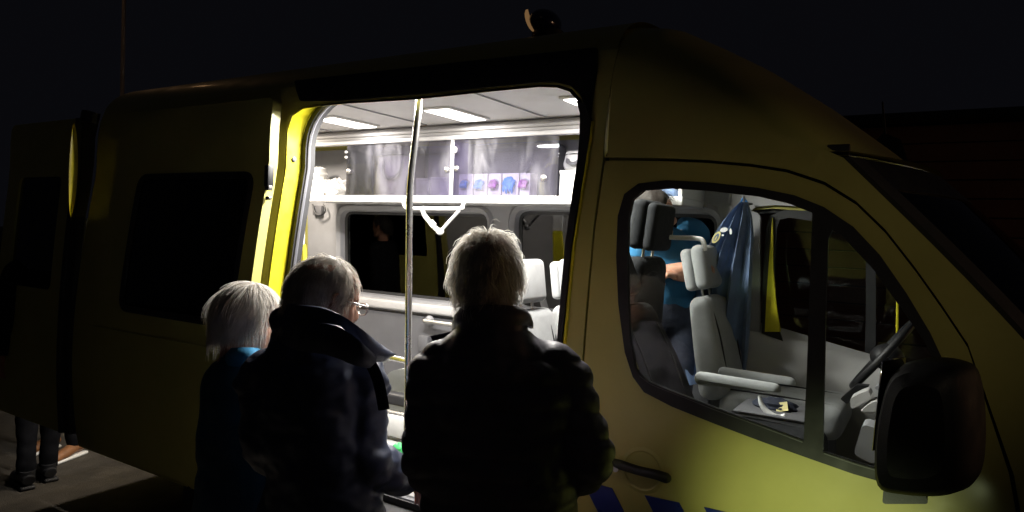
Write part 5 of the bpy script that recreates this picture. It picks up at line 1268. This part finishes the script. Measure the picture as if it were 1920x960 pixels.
mesh_obj('side_frame', *lo(box2((-2.98, 0.86, 0.80), (-2.25, 0.94, 0.868), 0.02, 3)), 'black', st)
mesh_obj('side_rail', *lo(stube([(-2.95, 0.84, 0.79), (-2.9, 0.83, 0.775), (-2.3, 0.83, 0.775), (-2.25, 0.84, 0.79)], 0.012, 4, 8)), 'steel', st)
for x in (-4.0, -2.4):
    for y in (0.80, 1.2):
        lg = mesh_obj('leg', *lo(tube([(x, y, 0.90), (x, y, 0.70)], 0.016, 10)), 'steel', st)
        mesh_obj('castor', *lo(tube([(x, y - 0.015, 0.675), (x, y + 0.015, 0.675)], 0.05, 16)), 'rubber', lg)
mesh_obj('drawer_front', *lo(box2((-2.75, 0.80, 0.645), (-2.20, 0.84, 0.765), 0.01, 2)), 'linen', st)
pk = atY(749, 838, 0.62)
t = thing('first_aid_pouch', 'green and red packet lying by the pole in front of the stretcher', 'packet', (pk.x, 0.62, pk.z - 0.03))
mesh_obj('pouch', *crumple((0, 0, 0.02), 0.035, 0.03, 0.030, 4, 0.35, 18, 12), 'green', t)
mesh_obj('pouch_flap', *crumple((0.008, -0.01, -0.018), 0.03, 0.025, 0.018, 14, 0.35, 18, 12), 'red', t)
mesh_obj('support_box', *place(rbox(0.12, 0.10, pk.z - 0.05 - 0.626, 0.008), (0, 0.02, -(pk.z - 0.05 - 0.626) / 2 - 0.022)), 'linen', t)

# jacket hanging on the far pillar of the cab
hk = atY(1396, 379, 1.58)
jk = thing('hanging_jacket', 'blue uniform jacket with a yellow badge hanging from a hook behind the driver seat', 'jacket', (hk.x, 1.62, hk.z))
rows_px = [((1388, 380), (1403, 379)), ((1366, 402), (1410, 405)), ((1346, 430), (1413, 440)), ((1328, 462), (1412, 480)), ((1312, 505), (1410, 530)), ((1292, 560), (1408, 590)), ((1276, 620), (1404, 650)), ((1270, 672), (1398, 700)), ((1284, 712), (1390, 730))]
rows_w = [(atY(*l, 1.55), atY(*r, 1.60)) for l, r in rows_px]
Lc = crom([a for a, b in rows_w], 5); Rc = crom([b for a, b in rows_w], 5)
nu = 40; V, Fc = [], []
for lay in (0, 1):
    for i, (a, b) in enumerate(zip(Lc, Rc)):
        v = i / (len(Lc) - 1)
        for j in range(nu + 1):
            u = j / nu; p = a.lerp(b, u)
            amp = 0.012 + 0.035 * v ** 0.7
            fd_ = math.sin(u * math.pi * 7 + 1.2 * math.sin(v * 4) + 0.8) * amp + 0.5 * amp * math.sin(u * math.pi * 13 + v * 3) + 0.014 * nz(p, (14, 14, 9), 6)
            edge = math.sin(math.pi * u) ** 0.5
            p = p + Vector((0, -0.02 - 0.05 * edge * (0.4 + v * 0.6) + fd_ * (0.3 + 0.7 * edge) if lay == 0 else 0.03 * edge, 0))
            V.append(p - Vector((hk.x, 1.62, hk.z)))
w_ = nu + 1; N_ = len(Lc) * w_
for i in range(len(Lc) - 1):
    for j in range(nu):
        a = i * w_ + j; Fc.append((a, a + 1, a + w_ + 1, a + w_)); Fc.append((N_ + a, N_ + a + w_, N_ + a + w_ + 1, N_ + a + 1))
    a = i * w_; Fc.append((a, a + w_, N_ + a + w_, N_ + a)); a += nu; Fc.append((a, N_ + a, N_ + a + w_, a + w_))
e = (len(Lc) - 1) * w_
for j in range(nu): Fc.append((j, N_ + j, N_ + j + 1, j + 1)); Fc.append((e + j, e + j + 1, N_ + e + j + 1, N_ + e + j))
jb = recalc(mesh_obj('cloth', V, Fc, 'jacket_blue', jk, True, 70))
mesh_obj('hanger_loop', *stube([(-0.02, -0.04, -0.01), (-0.005, -0.05, 0.02), (0.012, -0.04, 0.0)], 0.005, 5, 8), 'glove_blue', jk)
mesh_obj('coat_hook', *stube([hk + Vector((0, 0.16, 0.0)), hk + Vector((0, 0.05, -0.005)), hk + Vector((0, 0.0, 0.005)), hk + Vector((0, -0.02, 0.03))], 0.007, 4, 8), 'trim_dark', amb)
def badge(px, py, rx, rz, m, nm, dY=0.0, rot=0.0, par=jk):
    c = atY(px, py, 1.455 + dY) - Vector((hk.x, 1.62, hk.z)); n = 20
    pts = [c + Vector((rx * math.cos(t) * math.cos(rot) - rz * math.sin(t) * math.sin(rot), 0, rx * math.cos(t) * math.sin(rot) + rz * math.sin(t) * math.cos(rot))) for t in np.linspace(0, 2 * math.pi, n + 1)[:-1]]
    V = pts + [p + Vector((0, 0.006, 0)) for p in pts]
    return recalc(mesh_obj(nm, V, [tuple(range(n)), tuple(range(2 * n - 1, n - 1, -1))] + [(i, (i + 1) % n, n + (i + 1) % n, n + i) for i in range(n)], m, par))
bd = badge(1343, 445, 0.016, 0.034, 'card', 'badge', 0.0, -0.5)
badge(1343, 445, 0.009, 0.022, 'jacket_blue', 'badge_centre', -0.002, -0.5)
badge(1342, 447, 0.003, 0.013, 'card', 'badge_figure', -0.004, -0.5)
badge(1357, 431, 0.020, 0.012, 'white_film', 'badge_print', 0.0, 0.3); badge(1370, 434, 0.006, 0.016, 'white_film', 'badge_print', 0.0, 0.1); badge(1355, 441, 0.006, 0.005, 'white_film', 'badge_print', 0.0)
# card in the tray
cp = atY(1465, 763, 0.93)
cd = thing('paper_card', 'small yellow card lying in the tray between the cab seats', 'card', (cp.x, 0.93, cp.z))
cd.rotation_euler = (math.radians(58), math.radians(-18), 0)
mesh_obj('sheet', *rbox(0.052, 0.040, 0.0012, 0.0003, 1), 'card', cd)
for q in range(3): mesh_obj('printed_line', *place(rbox(0.022 - 0.004 * q, 0.003, 0.0006, 0.0, 1), (-0.004, 0.008 - 0.007 * q, 0.0010)), 'ink', cd)
pu = tag(mesh_obj('dark_pouch', *crumple(Vector((cp.x - 0.03, 0.97, cp.z - 0.02)), 0.085, 0.05, 0.045, 31, 0.35), 'denim'), 'crumpled dark pouch in the tray under the yellow card', 'pouch')

# ================================================================== behind the ambulance
gw = thing('timber_shed', 'long dark reddish boarded shed wall behind the ambulance', 'shed', (0, 6.2, 0))
bd_m = mat('stained_boards', (0.26, 0.115, 0.065), 0.8, var=0.35, vscale=1.2, bump=0.4, bscale=30)
bh = 0.19
for q in range(16):
    g = rbox(34.0, 0.028, bh - 0.010, 0.004, 1)
    mesh_obj('board', [v + Vector((2.0, 0.004 * math.sin(q * 2.7), bh * (q + 0.5) + 0.05)) for v in g[0]], g[1], bd_m, gw)
mesh_obj('backing', *place(rbox(34.0, 0.10, 3.08, 0.01), (2.0, 0.08, 1.56)), 'black', gw)
mesh_obj('roof_edge', *place(rbox(34.4, 0.5, 0.10, 0.02), (2.0, 0.1, 3.16)), 'black', gw)
pb = atY(229, 182, 4.6); pt = atY(221, 0, 4.6)
lp = thing('lamp_post', 'thin pale post rising behind the rear of the ambulance roof', 'post', (pb.x, 4.6, 0))
mesh_obj('mast', *tube([(0, 0, 0), (0, 0, 1.2), (0, 0, 7.5)], [0.055, 0.04, 0.028], 14), mat('pale_post', (0.45, 0.40, 0.36), 0.6), lp)
mesh_obj('arm', *stube([(0, 0, 7.45), (0, -0.1, 7.8), (0, -0.6, 7.95), (0, -0.9, 7.95)], 0.022, 5, 10), 'steel_dull', lp)
mesh_obj('lamp_head', *place(rbox(0.16, 0.5, 0.09, 0.03, 3), (0, -1.1, 7.93)), 'trim_dark', lp)
pl_ = bpy.data.lights.new('post_light', 'POINT'); pl_.energy = 12; pl_.color = (1.0, 0.55, 0.25); pl_.shadow_soft_size = 0.1
pl_o = bpy.data.objects.new('post_light', pl_); COL.objects.link(pl_o); pl_o.parent = lp; pl_o.location = (0, -1.1, 7.84)

bl = thing('added_wall_lamp', 'added unseen lamp that brightens the boarded wall from beyond the right edge', 'added lamp', (9.0, 6.18, 2.55))  # made-up lamp, put out of view to lift the dark wall
mesh_obj('lamp_arm', *tube([(0, 0, 0), (0, -0.7, 0.05)], 0.02, 10), 'black', bl)
mesh_obj('lamp_shade', *tube([(0, -0.7, 0.16), (0, -0.7, 0.08), (0, -0.7, -0.02)], [0.03, 0.10, 0.17], 20, cap=False), 'black', bl)
pl_ = bpy.data.lights.new('added_wall_light', 'POINT'); pl_.energy = 130; pl_.color = (1.0, 0.6, 0.34); pl_.shadow_soft_size = 0.06
pl_o = bpy.data.objects.new('added_wall_light', pl_); COL.objects.link(pl_o); pl_o.parent = bl; pl_o.location = (0, -0.7, -0.06)

# lamps outside the frame whose light falls on the front door: a street lamp and a low spotlight made up to light the lower door
sl = thing('street_lamp', 'street lamp with an orange light standing beyond the photographer', 'street lamp', (5.0, -4.75, 0))
mesh_obj('mast', *tube([(0, 0, 0), (0, 0, 1.0), (0, 0, 5.2)], [0.07, 0.055, 0.04], 14), 'steel_dull', sl)
mesh_obj('lamp_head', *place(rbox(0.2, 0.55, 0.1, 0.03, 3), (0, 0.2, 5.25)), 'trim_dark', sl)
def spot(name, loc, target, power, col, size, blend, rad, par):
    l = bpy.data.lights.new(name, 'SPOT'); l.energy = power; l.color = col; l.spot_size = math.radians(size); l.spot_blend = blend; l.shadow_soft_size = rad
    o = bpy.data.objects.new(name, l); COL.objects.link(o); o.location = loc
    o.rotation_euler = (Vector(target) - Vector(loc)).to_track_quat('-Z', 'Y').to_euler()
    bpy.context.view_layer.update()
    o.parent = par; o.matrix_parent_inverse = par.matrix_world.inverted()
spot('street_light', (5.0, -4.5, 5.16), (-0.42, 0.1, 1.62), 190, (1.0, 0.82, 0.56), 10.5, 1.0, 0.12, sl)
gs = thing('added_spotlight', 'added low black spotlight, unseen, aimed at the front door', 'spotlight', (0.54, -3.62, 0))
mesh_obj('spike', *tube([(0, 0, 0), (0, 0, 0.55)], 0.015, 10), 'black', gs)
mesh_obj('lamp_head', *tube([(0.05, -0.08, 0.58), (-0.02, 0.06, 0.63), (-0.03, 0.09, 0.64)], [0.05, 0.06, 0.062], 16, cap=False), 'black', gs)
spot('spot_light', (0.50, -3.50, 0.62), (-0.26, 0.0, 1.0), 330, (0.88, 1.0, 0.52), 12.5, 0.95, 0.10, gs)
